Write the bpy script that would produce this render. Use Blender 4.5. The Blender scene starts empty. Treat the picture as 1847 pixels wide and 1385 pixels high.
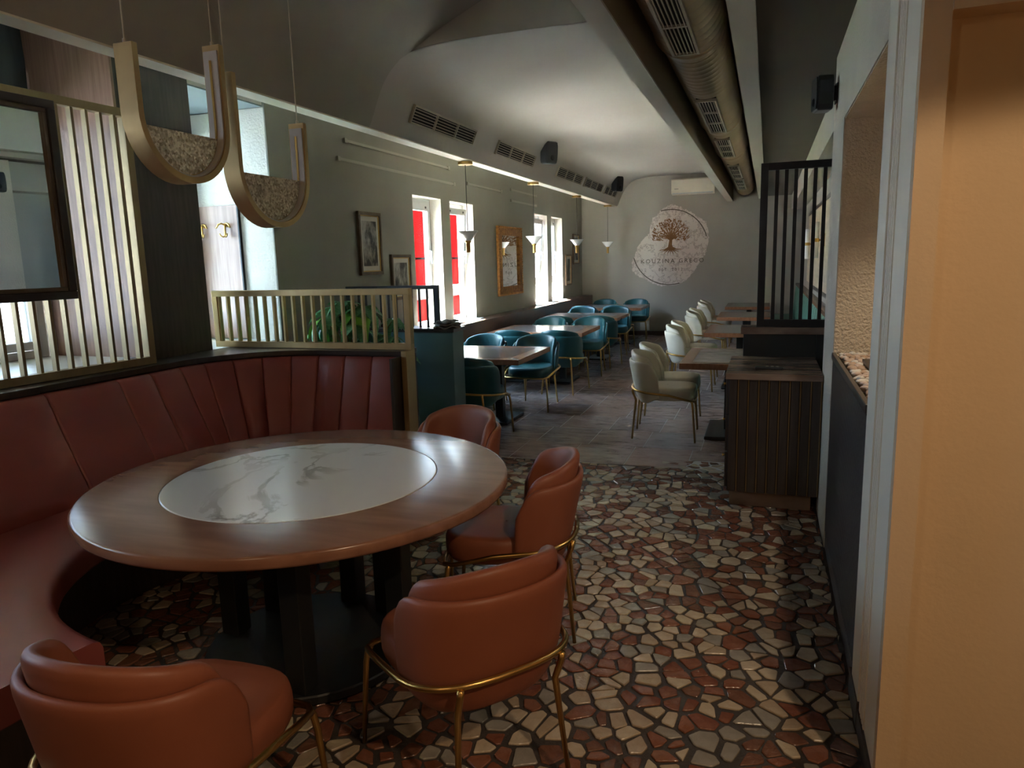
import bpy, bmesh, math, random
from mathutils import Vector, Matrix
import numpy as np
random.seed(7)
PI=math.pi; sin=math.sin; cos=math.cos; rad=math.radians
scene=bpy.context.scene; COL=scene.collection

# ------------------------------------------------------------------ camera, world, exposure, big lights
cam=bpy.data.cameras.new('camera'); camo=bpy.data.objects.new('camera',cam); COL.objects.link(camo)
camo.matrix_world=Matrix(((0.94367596,-0.0309696,0.32941853,0.0),(0.32981349,0.1675867,-0.92905208,0.0),(-0.02643379,0.98537078,0.16836173,1.6),(0,0,0,1)))
cam.sensor_fit='HORIZONTAL'; cam.sensor_width=36.0; cam.lens=36.0*1300.0/1847.0; cam.clip_start=0.02; cam.clip_end=300
scene.camera=camo
vs=scene.view_settings; vs.view_transform='Standard'; vs.look='None'; vs.gamma=1.0; vs.use_curve_mapping=False; vs.exposure=1.02
W=bpy.data.worlds.new('sky'); scene.world=W; W.use_nodes=True
wn=W.node_tree.nodes; wl=W.node_tree.links; bg=wn['Background']
tc=wn.new('ShaderNodeTexCoord'); sx=wn.new('ShaderNodeSeparateXYZ'); rp=wn.new('ShaderNodeValToRGB')
wl.new(tc.outputs['Generated'],sx.inputs[0]); wl.new(sx.outputs['Z'],rp.inputs[0])
rp.color_ramp.elements[0].position=0.0; rp.color_ramp.elements[0].color=(0.74,0.87,1.0,1)
rp.color_ramp.elements[1].position=0.9; rp.color_ramp.elements[1].color=(0.42,0.66,1.0,1)
wl.new(rp.outputs[0],bg.inputs[0]); bg.inputs[1].default_value=20.0
scene.cycles.max_bounces=10; scene.cycles.diffuse_bounces=6; scene.cycles.transparent_max_bounces=12
scene.cycles.sample_clamp_indirect=40.0; scene.cycles.caustics_reflective=False; scene.cycles.caustics_refractive=False

def area_light(name,loc,rot,sx_,sy_,power,color,portal=False,spread=None):
    l=bpy.data.lights.new(name,'AREA'); l.shape='RECTANGLE'; l.size=sx_; l.size_y=sy_; l.energy=power; l.color=color
    if portal: l.cycles.is_portal=True
    if spread: l.spread=spread
    o=bpy.data.objects.new(name,l); COL.objects.link(o); o.location=loc; o.rotation_euler=rot
    return o
# portals: they only guide the sky through the windows; light faces +X
RX=(0,rad(-90),0)
# warm ceiling lamps of the entrance behind the photographer
def lamp_light(name,loc,power,color,r=0.12):
    l=bpy.data.lights.new(name,'POINT'); l.energy=power; l.color=color; l.shadow_soft_size=r
    o=bpy.data.objects.new(name,l); COL.objects.link(o); o.location=loc; return o

# ------------------------------------------------------------------ helpers
def tag(o,label=None,cat=None,group=None,kind=None):
    if label: o['label']=label
    if cat: o['category']=cat
    if group: o['group']=group
    if kind: o['kind']=kind
    return o
def thing(name,label,cat,loc=(0,0,0),rz=0.0,group=None):
    o=bpy.data.objects.new(name,None); COL.objects.link(o); o.empty_display_size=0.1
    o.location=loc; o.rotation_euler=(0,0,rz); return tag(o,label,cat,group)
class MB:
    def __init__(s): s.v=[]; s.f=[]; s.m=[]
    def add(s,vs,fs,mi=0):
        b=len(s.v); s.v+=[tuple(p) for p in vs]; s.f+=[tuple(i+b for i in f) for f in fs]; s.m+=[mi]*len(fs); return s
    def box(s,x0,x1,y0,y1,z0,z1,mi=0):
        vs=[(x0,y0,z0),(x1,y0,z0),(x1,y1,z0),(x0,y1,z0),(x0,y0,z1),(x1,y0,z1),(x1,y1,z1),(x0,y1,z1)]
        return s.add(vs,[(0,3,2,1),(4,5,6,7),(0,1,5,4),(1,2,6,5),(2,3,7,6),(3,0,4,7)],mi)
    def prism(s,poly,axis,a,b,mi=0):
        # extrude a 2D polygon: axis 'z' -> (x,y); 'y' -> (x,z); 'x' -> (y,z)
        def P(p,t):
            return {'z':(p[0],p[1],t),'y':(p[0],t,p[1]),'x':(t,p[0],p[1])}[axis]
        n=len(poly); vs=[P(p,a) for p in poly]+[P(p,b) for p in poly]
        fs=[tuple(range(n-1,-1,-1)),tuple(range(n,2*n))]+[(i,(i+1)%n,n+(i+1)%n,n+i) for i in range(n)]
        return s.add(vs,fs,mi)
    def tube(s,pts,r,n=8,closed=False,mi=0,rs=None):
        pts=[Vector(p) for p in pts]; N=len(pts); rings=[]; up=None
        for i in range(N):
            if closed: d=pts[(i+1)%N]-pts[i-1]
            else: d=pts[min(i+1,N-1)]-pts[max(i-1,0)]
            d.normalize()
            if up is None:
                up=Vector((0,0,1)) if abs(d.z)<0.9 else Vector((0,1,0))
            a=d.cross(up)
            if a.length<1e-5: a=d.orthogonal()
            a.normalize(); b=a.cross(d).normalized(); up=b
            rr=rs[i] if rs else r
            rings.append([pts[i]+a*rr*cos(2*PI*k/n)+b*rr*sin(2*PI*k/n) for k in range(n)])
        vs=[p for R in rings for p in R]; fs=[]
        for i in range(N if closed else N-1):
            j=(i+1)%N
            for k in range(n): fs.append((i*n+k,i*n+(k+1)%n,j*n+(k+1)%n,j*n+k))
        if not closed: fs+= [tuple(range(n-1,-1,-1)),tuple((N-1)*n+k for k in range(n))]
        return s.add(vs,fs,mi)
    def lathe(s,prof,n=32,c=(0,0,0),axis='z',mi=0,cap=True):
        vs=[]; fs=[]; m=len(prof)
        for (r,h) in prof:
            for k in range(n):
                a=2*PI*k/n
                if axis=='z': vs.append((c[0]+r*cos(a),c[1]+r*sin(a),c[2]+h))
                elif axis=='y': vs.append((c[0]+r*sin(a),c[1]+h,c[2]+r*cos(a)))
                else: vs.append((c[0]+h,c[1]+r*cos(a),c[2]+r*sin(a)))
        for i in range(m-1):
            for k in range(n): fs.append((i*n+k,i*n+(k+1)%n,(i+1)*n+(k+1)%n,(i+1)*n+k))
        if cap: fs+=[tuple(range(n-1,-1,-1)),tuple((m-1)*n+k for k in range(n))]
        return s.add(vs,fs,mi)
    def grid(s,rows,closed_u=False,mi=0):
        nu=len(rows[0]); vs=[p for r in rows for p in r]; fs=[]
        for i in range(len(rows)-1):
            for k in range(nu if closed_u else nu-1):
                l=(k+1)%nu; fs.append((i*nu+k,i*nu+l,(i+1)*nu+l,(i+1)*nu+k))
        return s.add(vs,fs,mi)
    def mesh(s,name,mats,smooth=False):
        me=bpy.data.meshes.new(name); me.from_pydata(s.v,[],s.f)
        for m in (mats if isinstance(mats,(list,tuple)) else [mats]): me.materials.append(m)
        if any(s.m): me.polygons.foreach_set('material_index',s.m)
        bm=bmesh.new(); bm.from_mesh(me); bmesh.ops.recalc_face_normals(bm,faces=bm.faces); bm.to_mesh(me); bm.free()
        if smooth: me.polygons.foreach_set('use_smooth',[True]*len(me.polygons))
        me.update(); return me
    def build(s,name,mats,parent=None,smooth=False,bevel=0,sub=0,loc=None,rot=None):
        o=bpy.data.objects.new(name,s.mesh(name,mats,smooth)); COL.objects.link(o)
        if parent: o.parent=parent
        if loc: o.location=loc
        if rot: o.rotation_euler=rot
        if bevel:
            md=o.modifiers.new('bevel','BEVEL'); md.width=bevel; md.segments=2; md.limit_method='ANGLE'; md.angle_limit=rad(40)
            md.harden_normals=False
        if sub:
            md=o.modifiers.new('sub','SUBSURF'); md.levels=sub; md.render_levels=sub
        return o
def inst(name,me,parent=None,loc=(0,0,0),rot=(0,0,0),scale=None):
    o=bpy.data.objects.new(name,me); COL.objects.link(o)
    if parent: o.parent=parent
    o.location=loc; o.rotation_euler=rot
    if scale: o.scale=scale
    return o
def copy_tree(o,parent=None):
    c=o.copy(); COL.objects.link(c)
    if parent: c.parent=parent
    for ch in list(o.children): copy_tree(ch,c)
    return c
def struct(name,mb,mats,parent=None,**k):
    return tag(mb.build(name,mats,parent,**k),kind='structure')
def text_mesh(body,size,extrude,align='CENTER',spacing=1.0):
    cu=bpy.data.curves.new('lettering','FONT'); cu.body=body; cu.size=size; cu.extrude=extrude; cu.align_x=align; cu.space_character=spacing; cu.resolution_u=3
    o=bpy.data.objects.new('lettering_tmp',cu); COL.objects.link(o)
    dg=bpy.context.evaluated_depsgraph_get(); dg.update()
    me=bpy.data.meshes.new_from_object(o.evaluated_get(dg)); bpy.data.objects.remove(o); bpy.data.curves.remove(cu); return me

# ------------------------------------------------------------------ materials
def s2l(c):
    return tuple((x/12.92 if x<=0.04045 else ((x+0.055)/1.055)**2.4) for x in c)
def rgb(r,g,b): return s2l((r/255,g/255,b/255))
class M_: pass
def mat(name,col,rough=0.6,metal=0.0,col2=None,nscale=4.0,stretch=None,bump=0.0,bscale=40.0,coat=0.0,detail=4.0,ramp=(0.35,0.65),spec=0.5,sheen=0.0,bdist=0.01):
    m=bpy.data.materials.new(name); m.use_nodes=True; nt=m.node_tree; N=nt.nodes; L=nt.links; p=N['Principled BSDF']
    p.inputs['Base Color'].default_value=(*col,1); p.inputs['Roughness'].default_value=rough; p.inputs['Metallic'].default_value=metal
    p.inputs['Specular IOR Level'].default_value=spec
    if coat: p.inputs['Coat Weight'].default_value=coat; p.inputs['Coat Roughness'].default_value=0.12
    if sheen: p.inputs['Sheen Weight'].default_value=sheen
    t=N.new('ShaderNodeTexCoord'); mp=N.new('ShaderNodeMapping'); L.new(t.outputs['Object'],mp.inputs[0])
    if stretch: mp.inputs['Scale'].default_value=stretch
    if col2:
        n=N.new('ShaderNodeTexNoise'); n.inputs['Scale'].default_value=nscale; n.inputs['Detail'].default_value=detail; L.new(mp.outputs[0],n.inputs['Vector'])
        r=N.new('ShaderNodeValToRGB'); r.color_ramp.elements[0].position=ramp[0]; r.color_ramp.elements[1].position=ramp[1]
        r.color_ramp.elements[0].color=(*col,1); r.color_ramp.elements[1].color=(*col2,1)
        L.new(n.outputs['Fac'],r.inputs[0]); L.new(r.outputs[0],p.inputs['Base Color'])
    if bump:
        n2=N.new('ShaderNodeTexNoise'); n2.inputs['Scale'].default_value=bscale; n2.inputs['Detail'].default_value=3; L.new(mp.outputs[0],n2.inputs['Vector'])
        b=N.new('ShaderNodeBump'); b.inputs['Strength'].default_value=bump; b.inputs['Distance'].default_value=bdist; L.new(n2.outputs['Fac'],b.inputs['Height']); L.new(b.outputs[0],p.inputs['Normal'])
    return m
PAINT=mat('paint_greige',(0.36,0.335,0.285),0.8,bump=0.15,bscale=90,col2=(0.39,0.365,0.315),nscale=1.5)
PAINTO=mat('greige_darker',(0.255,0.245,0.205),0.8,bump=0.15,bscale=90,col2=(0.28,0.27,0.23),nscale=1.5)  # darker copy of the greige tone, for the window wall
TEALD=mat('black_teal_lacquer',(0.010,0.017,0.018),0.45)
PAINTR=mat('plaster_rough_beige',(0.58,0.46,0.32),0.85,bump=0.9,bscale=70,col2=(0.63,0.505,0.355),nscale=6,bdist=0.02)
PAINTL=mat('paint_light_textured',(0.62,0.58,0.52),0.85,bump=0.6,bscale=60,col2=(0.66,0.62,0.56),nscale=3)
PAINTW=mat('pier_plaster_textured',(0.56,0.485,0.385),0.85,bump=0.7,bscale=70,col2=(0.60,0.525,0.42),nscale=3)
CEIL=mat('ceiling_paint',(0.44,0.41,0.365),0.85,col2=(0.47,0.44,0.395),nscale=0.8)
CEILD=mat('ceiling_dark_taupe',(0.095,0.08,0.06),0.8,col2=(0.11,0.092,0.07),nscale=1)  # much darker, browner tone than the main ceiling
CEILB=mat('ceiling_bay_shade',(0.17,0.11,0.055),0.7,col2=(0.19,0.125,0.065),nscale=1)  # brown stands in for the warm shade around the duct
WHITEP=mat('white_lacquer',(0.80,0.74,0.60),0.4,col2=(0.84,0.78,0.64),nscale=2)
ORANGEW=mat('apricot_wall_paint',(0.60,0.44,0.27),0.7,bump=0.1,bscale=60,col2=(0.63,0.46,0.285),nscale=2)
PVC=mat('white_pvc',(0.60,0.61,0.60),0.3)
WALN=mat('walnut_veneer',(0.27,0.155,0.11),0.4,col2=(0.37,0.225,0.165),nscale=3,stretch=(14,14,0.9),detail=6)
DARKW=mat('dark_oak_veneer',(0.040,0.030,0.024),0.45,col2=(0.060,0.046,0.037),nscale=4,stretch=(12,12,1),detail=6)
DARKTOP=mat('dark_ledge_board',(0.030,0.022,0.018),0.28,col2=(0.045,0.034,0.028),nscale=3,stretch=(1,10,1),spec=0.6)
BROWNP=mat('brown_wainscot',(0.085,0.045,0.030),0.3,col2=(0.115,0.062,0.042),nscale=3,stretch=(10,1,10),spec=0.6)
TABLEW=mat('table_oak',(0.25,0.12,0.078),0.22,col2=(0.31,0.155,0.10),nscale=2.2,stretch=(1.2,7,6),detail=5,spec=0.6)
TABLEW2=mat('dining_table_oak',(0.25,0.11,0.055),0.24,col2=(0.33,0.15,0.08),nscale=3.0,stretch=(12,1.2,6),detail=6,spec=0.6)
SLAB=mat('dining_stone_inlay',(0.13,0.12,0.115),0.16,col2=(0.17,0.155,0.145),nscale=5,spec=0.6)
SLAB2=mat('booth_stone_inlay',(0.25,0.23,0.20),0.2,col2=(0.30,0.275,0.24),nscale=5,stretch=(1,6,1),spec=0.6)
CABTOP=mat('cabinet_top_wood',(0.17,0.10,0.068),0.25,col2=(0.34,0.24,0.175),nscale=2.5,stretch=(1.2,7,3),detail=6)
LEA_O=mat('rust_leather',(0.265,0.084,0.044),0.46,bump=0.05,bscale=350,col2=(0.285,0.092,0.049),nscale=6,spec=0.45)
LEA_T=mat('teal_velvet_leather',(0.012,0.085,0.095),0.38,bump=0.05,bscale=300,col2=(0.016,0.10,0.11),nscale=6,spec=0.55)
LEA_W=mat('ivory_leather',(0.70,0.64,0.52),0.42,bump=0.05,bscale=300,col2=(0.74,0.68,0.56),nscale=6)
LEA_R=mat('wine_red_leather',(0.29,0.072,0.064),0.42,bump=0.05,bscale=300,col2=(0.32,0.080,0.071),nscale=4,spec=0.45)
LEA_G=mat('sage_green_velvet',(0.08,0.20,0.15),0.5,col2=(0.10,0.24,0.18),nscale=4)
BRASS=mat('brushed_brass',(0.52,0.32,0.10),0.3,1.0,bump=0.03,bscale=200,col2=(0.58,0.37,0.13),nscale=8)
BRASSM=mat('satin_champagne_metal',(0.50,0.35,0.165),0.42,0.8,col2=(0.55,0.39,0.19),nscale=3,stretch=(6,6,0.6))
BRASSMD=mat('champagne_metal_shaded',(0.27,0.20,0.105),0.45,0.75,col2=(0.31,0.23,0.125),nscale=3,stretch=(6,6,0.6))  # champagne metal darkened for the backlit slats; also used for cabinet inlays
MUNT=mat('muntin_black',(0.006,0.006,0.007),1.0,spec=0.0)
BLACKM=mat('black_powder_coat',(0.012,0.013,0.013),0.5)
BLACKP=mat('black_plastic',(0.015,0.016,0.018),0.35)
TEALP=mat('teal_lacquer_panel',(0.105,0.19,0.195),0.4,col2=(0.115,0.205,0.21),nscale=2)
DUCTM=mat('galvanised_duct',(0.46,0.355,0.235),0.42,0.6,col2=(0.52,0.41,0.28),nscale=3)
GRILL=mat('grille_aluminium',(0.42,0.38,0.30),0.5,0.2)
VOID=mat('dark_void',(0.008,0.008,0.008),0.9)
GILT=mat('carved_gilt',(0.50,0.23,0.05),0.45,0.35,col2=(0.28,0.11,0.02),nscale=30,bump=0.8,bscale=60)
FRAMEB=mat('bronze_frame',(0.10,0.07,0.045),0.45,0.3,col2=(0.14,0.10,0.065),nscale=10)
GOLDIN=mat('gold_fillet',(0.60,0.40,0.14),0.35,0.8)
PASSE=mat('passepartout_card',(0.55,0.53,0.46),0.9)
LOGOB=mat('logo_bronze_print',(0.22,0.105,0.03),0.6,col2=(0.27,0.13,0.04),nscale=20)
LOGOD=mat('logo_dark_print',(0.10,0.08,0.055),0.7)
GREENL=mat('leaf_green',(0.06,0.24,0.08),0.3,col2=(0.13,0.36,0.15),nscale=12,stretch=(8,1,1),spec=0.5)
GREENY=mat('young_leaf_green',(0.22,0.52,0.06),0.38,col2=(0.28,0.58,0.09),nscale=8)
STEMM=mat('plant_stem',(0.16,0.13,0.05),0.7)
PEBB=[mat('pebble_cream',(0.62,0.54,0.44),0.6,col2=(0.70,0.63,0.54),nscale=9),mat('pebble_tan',(0.42,0.27,0.17),0.6,col2=(0.50,0.34,0.23),nscale=9),mat('pebble_rose',(0.52,0.36,0.27),0.6,col2=(0.62,0.47,0.37),nscale=9)]
STONE=[mat('stone_cream',(0.43,0.335,0.23),0.25,spec=0.7,bump=0.35,bscale=45,col2=(0.50,0.405,0.29),nscale=14),
       mat('stone_sand',(0.34,0.25,0.165),0.25,spec=0.7,bump=0.35,bscale=45,col2=(0.41,0.315,0.215),nscale=12),
       mat('stone_grey',(0.235,0.205,0.165),0.25,spec=0.7,bump=0.3,bscale=45,col2=(0.295,0.265,0.22),nscale=12),
       mat('stone_rust',(0.165,0.055,0.030),0.25,spec=0.7,bump=0.45,bscale=40,col2=(0.23,0.085,0.047),nscale=14),
       mat('stone_brown',(0.13,0.055,0.03),0.25,spec=0.7,bump=0.45,bscale=40,col2=(0.18,0.08,0.048),nscale=14),
       mat('stone_clay',(0.24,0.105,0.065),0.25,spec=0.7,bump=0.45,bscale=40,col2=(0.22,0.08,0.04),nscale=16)]
GROUT=mat('dark_grout',(0.035,0.026,0.020),0.7,bump=0.4,bscale=80,col2=(0.055,0.042,0.032),nscale=8)
GROUTT=mat('tile_joint',(0.40,0.36,0.33),0.8)
TILE=[mat('tile_slate_%d'%i,a,0.24,col2=b,nscale=2.2,spec=0.7,stretch=(2.5,7,1),bump=0.35,bscale=9,detail=6,bdist=0.012) for i,(a,b) in enumerate([((0.22,0.145,0.12),(0.38,0.28,0.25)),((0.19,0.135,0.12),(0.33,0.26,0.245)),((0.26,0.16,0.125),(0.40,0.28,0.235)),((0.23,0.17,0.15),(0.39,0.31,0.285))])]
CLOTH=mat('napkin_cloth',(0.16,0.15,0.12),0.85,col2=(0.30,0.28,0.24),nscale=14)
LAMPW=mat('opal_glass',(0.80,0.80,0.78),0.25)
LEDW=mat('led_diffuser',(0.45,0.43,0.40),0.4)
ASPH=mat('street_paving',(0.20,0.195,0.19),0.9,col2=(0.25,0.245,0.235),nscale=1)
GRASS=mat('lawn_grass',(0.07,0.11,0.03),0.9,col2=(0.11,0.16,0.045),nscale=6)
REDP=mat('red_board_paint',(0.075,0.0025,0.0025),1.0,spec=0.0)
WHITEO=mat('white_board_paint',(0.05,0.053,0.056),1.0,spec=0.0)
ORGP=mat('orange_post_paint',(0.75,0.22,0.03),0.5)
BLIND=mat('slate_blind_fabric',(0.05,0.075,0.085),0.7,col2=(0.10,0.135,0.15),nscale=2,stretch=(1,4,0.5))
TEALC=mat('recess_ceiling_sky_cast',(0.22,0.27,0.28),0.6)  # teal cast of blue sky light put into the ceiling colour

def marble():
    m=bpy.data.materials.new('white_veined_marble'); m.use_nodes=True; nt=m.node_tree; N=nt.nodes; L=nt.links; p=N['Principled BSDF']
    t=N.new('ShaderNodeTexCoord'); mp=N.new('ShaderNodeMapping'); mp.inputs['Location'].default_value=(0.35,0.2,0); mp.inputs['Rotation'].default_value=(0,0,rad(25)); mp.inputs['Scale'].default_value=(1.3,1.0,1); L.new(t.outputs['Object'],mp.inputs[0])
    n=N.new('ShaderNodeTexNoise'); n.inputs['Scale'].default_value=1.9; n.inputs['Detail'].default_value=7; n.inputs['Roughness'].default_value=0.55; n.inputs['Distortion'].default_value=0.7; L.new(mp.outputs[0],n.inputs['Vector'])
    a=N.new('ShaderNodeMath'); a.operation='SUBTRACT'; a.inputs[1].default_value=0.5; L.new(n.outputs['Fac'],a.inputs[0])
    b=N.new('ShaderNodeMath'); b.operation='ABSOLUTE'; L.new(a.outputs[0],b.inputs[0])
    r=N.new('ShaderNodeValToRGB'); e=r.color_ramp.elements; e[0].position=0.0; e[0].color=(0,0,0,1); e[1].position=0.03; e[1].color=(1,1,1,1); L.new(b.outputs[0],r.inputs[0])
    k=N.new('ShaderNodeTexNoise'); k.inputs['Scale'].default_value=1.3; k.inputs['Detail'].default_value=2; L.new(mp.outputs[0],k.inputs['Vector'])
    r2=N.new('ShaderNodeValToRGB'); r2.color_ramp.elements[0].position=0.46; r2.color_ramp.elements[1].position=0.62; L.new(k.outputs['Fac'],r2.inputs[0])
    mx=N.new('ShaderNodeMath'); mx.operation='MAXIMUM'; L.new(r.outputs[0],mx.inputs[0]); 
    iv=N.new('ShaderNodeMath'); iv.operation='SUBTRACT'; iv.inputs[0].default_value=1.0; L.new(r2.outputs[0],iv.inputs[1]); L.new(iv.outputs[0],mx.inputs[1])
    c=N.new('ShaderNodeMix'); c.data_type='RGBA'; c.inputs[6].default_value=(0.30,0.29,0.27,1); c.inputs[7].default_value=(0.84,0.85,0.85,1); L.new(mx.outputs[0],c.inputs[0])
    L.new(c.outputs[2],p.inputs['Base Color']); p.inputs['Roughness'].default_value=0.19; p.inputs['Specular IOR Level'].default_value=0.6
    return m
MARBLE=marble()
def glass(name='window_glass',tint=(0.94,0.97,0.97,1)):
    m=bpy.data.materials.new(name); m.use_nodes=True; nt=m.node_tree; N=nt.nodes; L=nt.links; N.remove(N['Principled BSDF'])
    tr=N.new('ShaderNodeBsdfTransparent'); tr.inputs[0].default_value=tint; gl=N.new('ShaderNodeBsdfGlossy'); gl.inputs['Roughness'].default_value=0.02
    fr=N.new('ShaderNodeFresnel'); geo=N.new('ShaderNodeNewGeometry'); mr=N.new('ShaderNodeMapRange'); mr.inputs[3].default_value=1.06; mr.inputs[4].default_value=1/1.06; L.new(geo.outputs['Backfacing'],mr.inputs[0]); L.new(mr.outputs[0],fr.inputs[0]); mx=N.new('ShaderNodeMixShader'); L.new(fr.outputs[0],mx.inputs[0]); L.new(tr.outputs[0],mx.inputs[1]); L.new(gl.outputs[0],mx.inputs[2]); L.new(mx.outputs[0],N['Material Output'].inputs[0])
    return m
GLASS=glass(); GLASSDIM=glass('daylight_dimming_glass',(0.36,0.39,0.42,1)); GLASSCOOL=glass('daylight_cooling_glass',(0.60,0.69,0.76,1))  # tints added to dim and cool the daylight of the near windows
def crackle():
    m=bpy.data.materials.new('crackled_amber_glass'); m.use_nodes=True; nt=m.node_tree; N=nt.nodes; L=nt.links; p=N['Principled BSDF']
    t=N.new('ShaderNodeTexCoord'); v=N.new('ShaderNodeTexVoronoi'); v.inputs['Scale'].default_value=120; L.new(t.outputs['Object'],v.inputs['Vector'])
    r=N.new('ShaderNodeValToRGB'); r.color_ramp.elements[0].position=0.05; r.color_ramp.elements[0].color=(0.50,0.38,0.24,1); r.color_ramp.elements[1].position=0.75; r.color_ramp.elements[1].color=(1.0,0.88,0.68,1)
    L.new(v.outputs['Color'],r.inputs[0]); L.new(r.outputs[0],p.inputs['Base Color'])
    b=N.new('ShaderNodeBump'); b.inputs['Strength'].default_value=1.0; b.inputs['Distance'].default_value=0.012; L.new(v.outputs['Distance'],b.inputs['Height']); L.new(b.outputs[0],p.inputs['Normal'])
    p.inputs['Roughness'].default_value=0.18; p.inputs['Specular IOR Level'].default_value=1.0
    tl=N.new('ShaderNodeBsdfTranslucent'); L.new(r.outputs[0],tl.inputs[0]); L.new(b.outputs[0],tl.inputs['Normal']); mx=N.new('ShaderNodeMixShader'); mx.inputs[0].default_value=0.6
    L.new(p.outputs[0],mx.inputs[1]); L.new(tl.outputs[0],mx.inputs[2]); L.new(mx.outputs[0],N['Material Output'].inputs[0])
    return m
CRACK=crackle()
MIRR=mat('mirror_silver',(0.80,0.84,0.80),0.01,1.0)
def patchmat():
    m=mat('distressed_white_plaster',(0.62,0.56,0.50),0.85); nt=m.node_tree; N=nt.nodes; L=nt.links; p=N['Principled BSDF']
    t=N.new('ShaderNodeTexCoord'); n=N.new('ShaderNodeTexNoise'); n.inputs['Scale'].default_value=4.5; n.inputs['Detail'].default_value=9; n.inputs['Roughness'].default_value=0.7; L.new(t.outputs['Object'],n.inputs['Vector'])
    a=N.new('ShaderNodeMath'); a.operation='SUBTRACT'; a.inputs[1].default_value=0.5; L.new(n.outputs['Fac'],a.inputs[0]); b=N.new('ShaderNodeMath'); b.operation='ABSOLUTE'; L.new(a.outputs[0],b.inputs[0])
    r=N.new('ShaderNodeValToRGB'); r.color_ramp.elements[0].position=0.004; r.color_ramp.elements[0].color=(0.36,0.31,0.27,1); r.color_ramp.elements[1].position=0.022; r.color_ramp.elements[1].color=(0.66,0.60,0.54,1)
    L.new(b.outputs[0],r.inputs[0]); L.new(r.outputs[0],p.inputs['Base Color']); return m
PATCH=patchmat()
def photo_print(name,seed):
    m=mat(name,(0.1,0.1,0.09),0.5); nt=m.node_tree; N=nt.nodes; L=nt.links; p=N['Principled BSDF']
    t=N.new('ShaderNodeTexCoord'); mp=N.new('ShaderNodeMapping'); mp.inputs['Location'].default_value=(seed,seed*2.3,seed*0.7); mp.inputs['Scale'].default_value=(1,1,0.6); L.new(t.outputs['Object'],mp.inputs[0])
    n=N.new('ShaderNodeTexNoise'); n.inputs['Scale'].default_value=6; n.inputs['Detail'].default_value=8; n.inputs['Roughness'].default_value=0.62; L.new(mp.outputs[0],n.inputs['Vector'])
    r=N.new('ShaderNodeValToRGB'); r.color_ramp.elements[0].position=0.46; r.color_ramp.elements[0].color=(0.025,0.025,0.024,1); r.color_ramp.elements[1].position=0.62; r.color_ramp.elements[1].color=(0.38,0.36,0.32,1)
    L.new(n.outputs['Fac'],r.inputs[0]); L.new(r.outputs[0],p.inputs['Base Color']); return m
# ------------------------------------------------------------------ lights of the place
area_light('portal_recess_a',(-4.38,1.7,1.8),RX,1.5,3.4,1,(1,1,1),portal=True)
area_light('portal_recess_b',(-4.40,4.5,1.85),RX,1.7,0.75,1,(1,1,1),portal=True)
for (ya,yb) in ((7.34,8.09),(8.34,9.10),(11.80,12.55),(12.81,13.55)):
    area_light('portal_slot',(-3.94,(ya+yb)/2,1.6),RX,1.5,yb-ya,1,(1,1,1),portal=True)
lamp_light('entrance_lamp',(-1.1,-1.3,2.75),12,(1.0,0.72,0.45),0.10)
sp=bpy.data.lights.new('entrance_downlight','SPOT'); sp.energy=58; sp.color=(1.0,0.72,0.45); sp.spot_size=rad(137); sp.spot_blend=0.07; sp.shadow_soft_size=0.05
spo=bpy.data.objects.new('entrance_downlight',sp); COL.objects.link(spo); spo.location=(1.3,0.0,2.9)
sun=bpy.data.lights.new('sun','SUN'); sun.energy=265.0; sun.angle=rad(1.5); sun.color=(1,0.95,0.86)
suno=bpy.data.objects.new('sun',sun); COL.objects.link(suno); suno.rotation_euler=Vector((.27,-.03,-.96)).to_track_quat('-Z','Y').to_euler()   # high sun that only reaches the sills

ns=bpy.data.lights.new('niche_downlight','SPOT'); ns.energy=16; ns.color=(1.0,0.86,0.68); ns.spot_size=rad(110); ns.spot_blend=0.6; ns.shadow_soft_size=0.04
nso=bpy.data.objects.new('niche_downlight',ns); COL.objects.link(nso); nso.location=(0.58,3.35,2.235)
# ------------------------------------------------------------------ floor: mosaic of broken stone, then slate tiles
fl=MB().box(-4.6,2.6,-3.0,15.3,-0.12,-0.006)
floor=struct('floor',fl,GROUT)
sub=MB().box(-3.72,0.9,5.44,15.1,-0.0059,-0.0012); tagme=struct('tile_bed',sub,GROUTT,floor)

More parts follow.
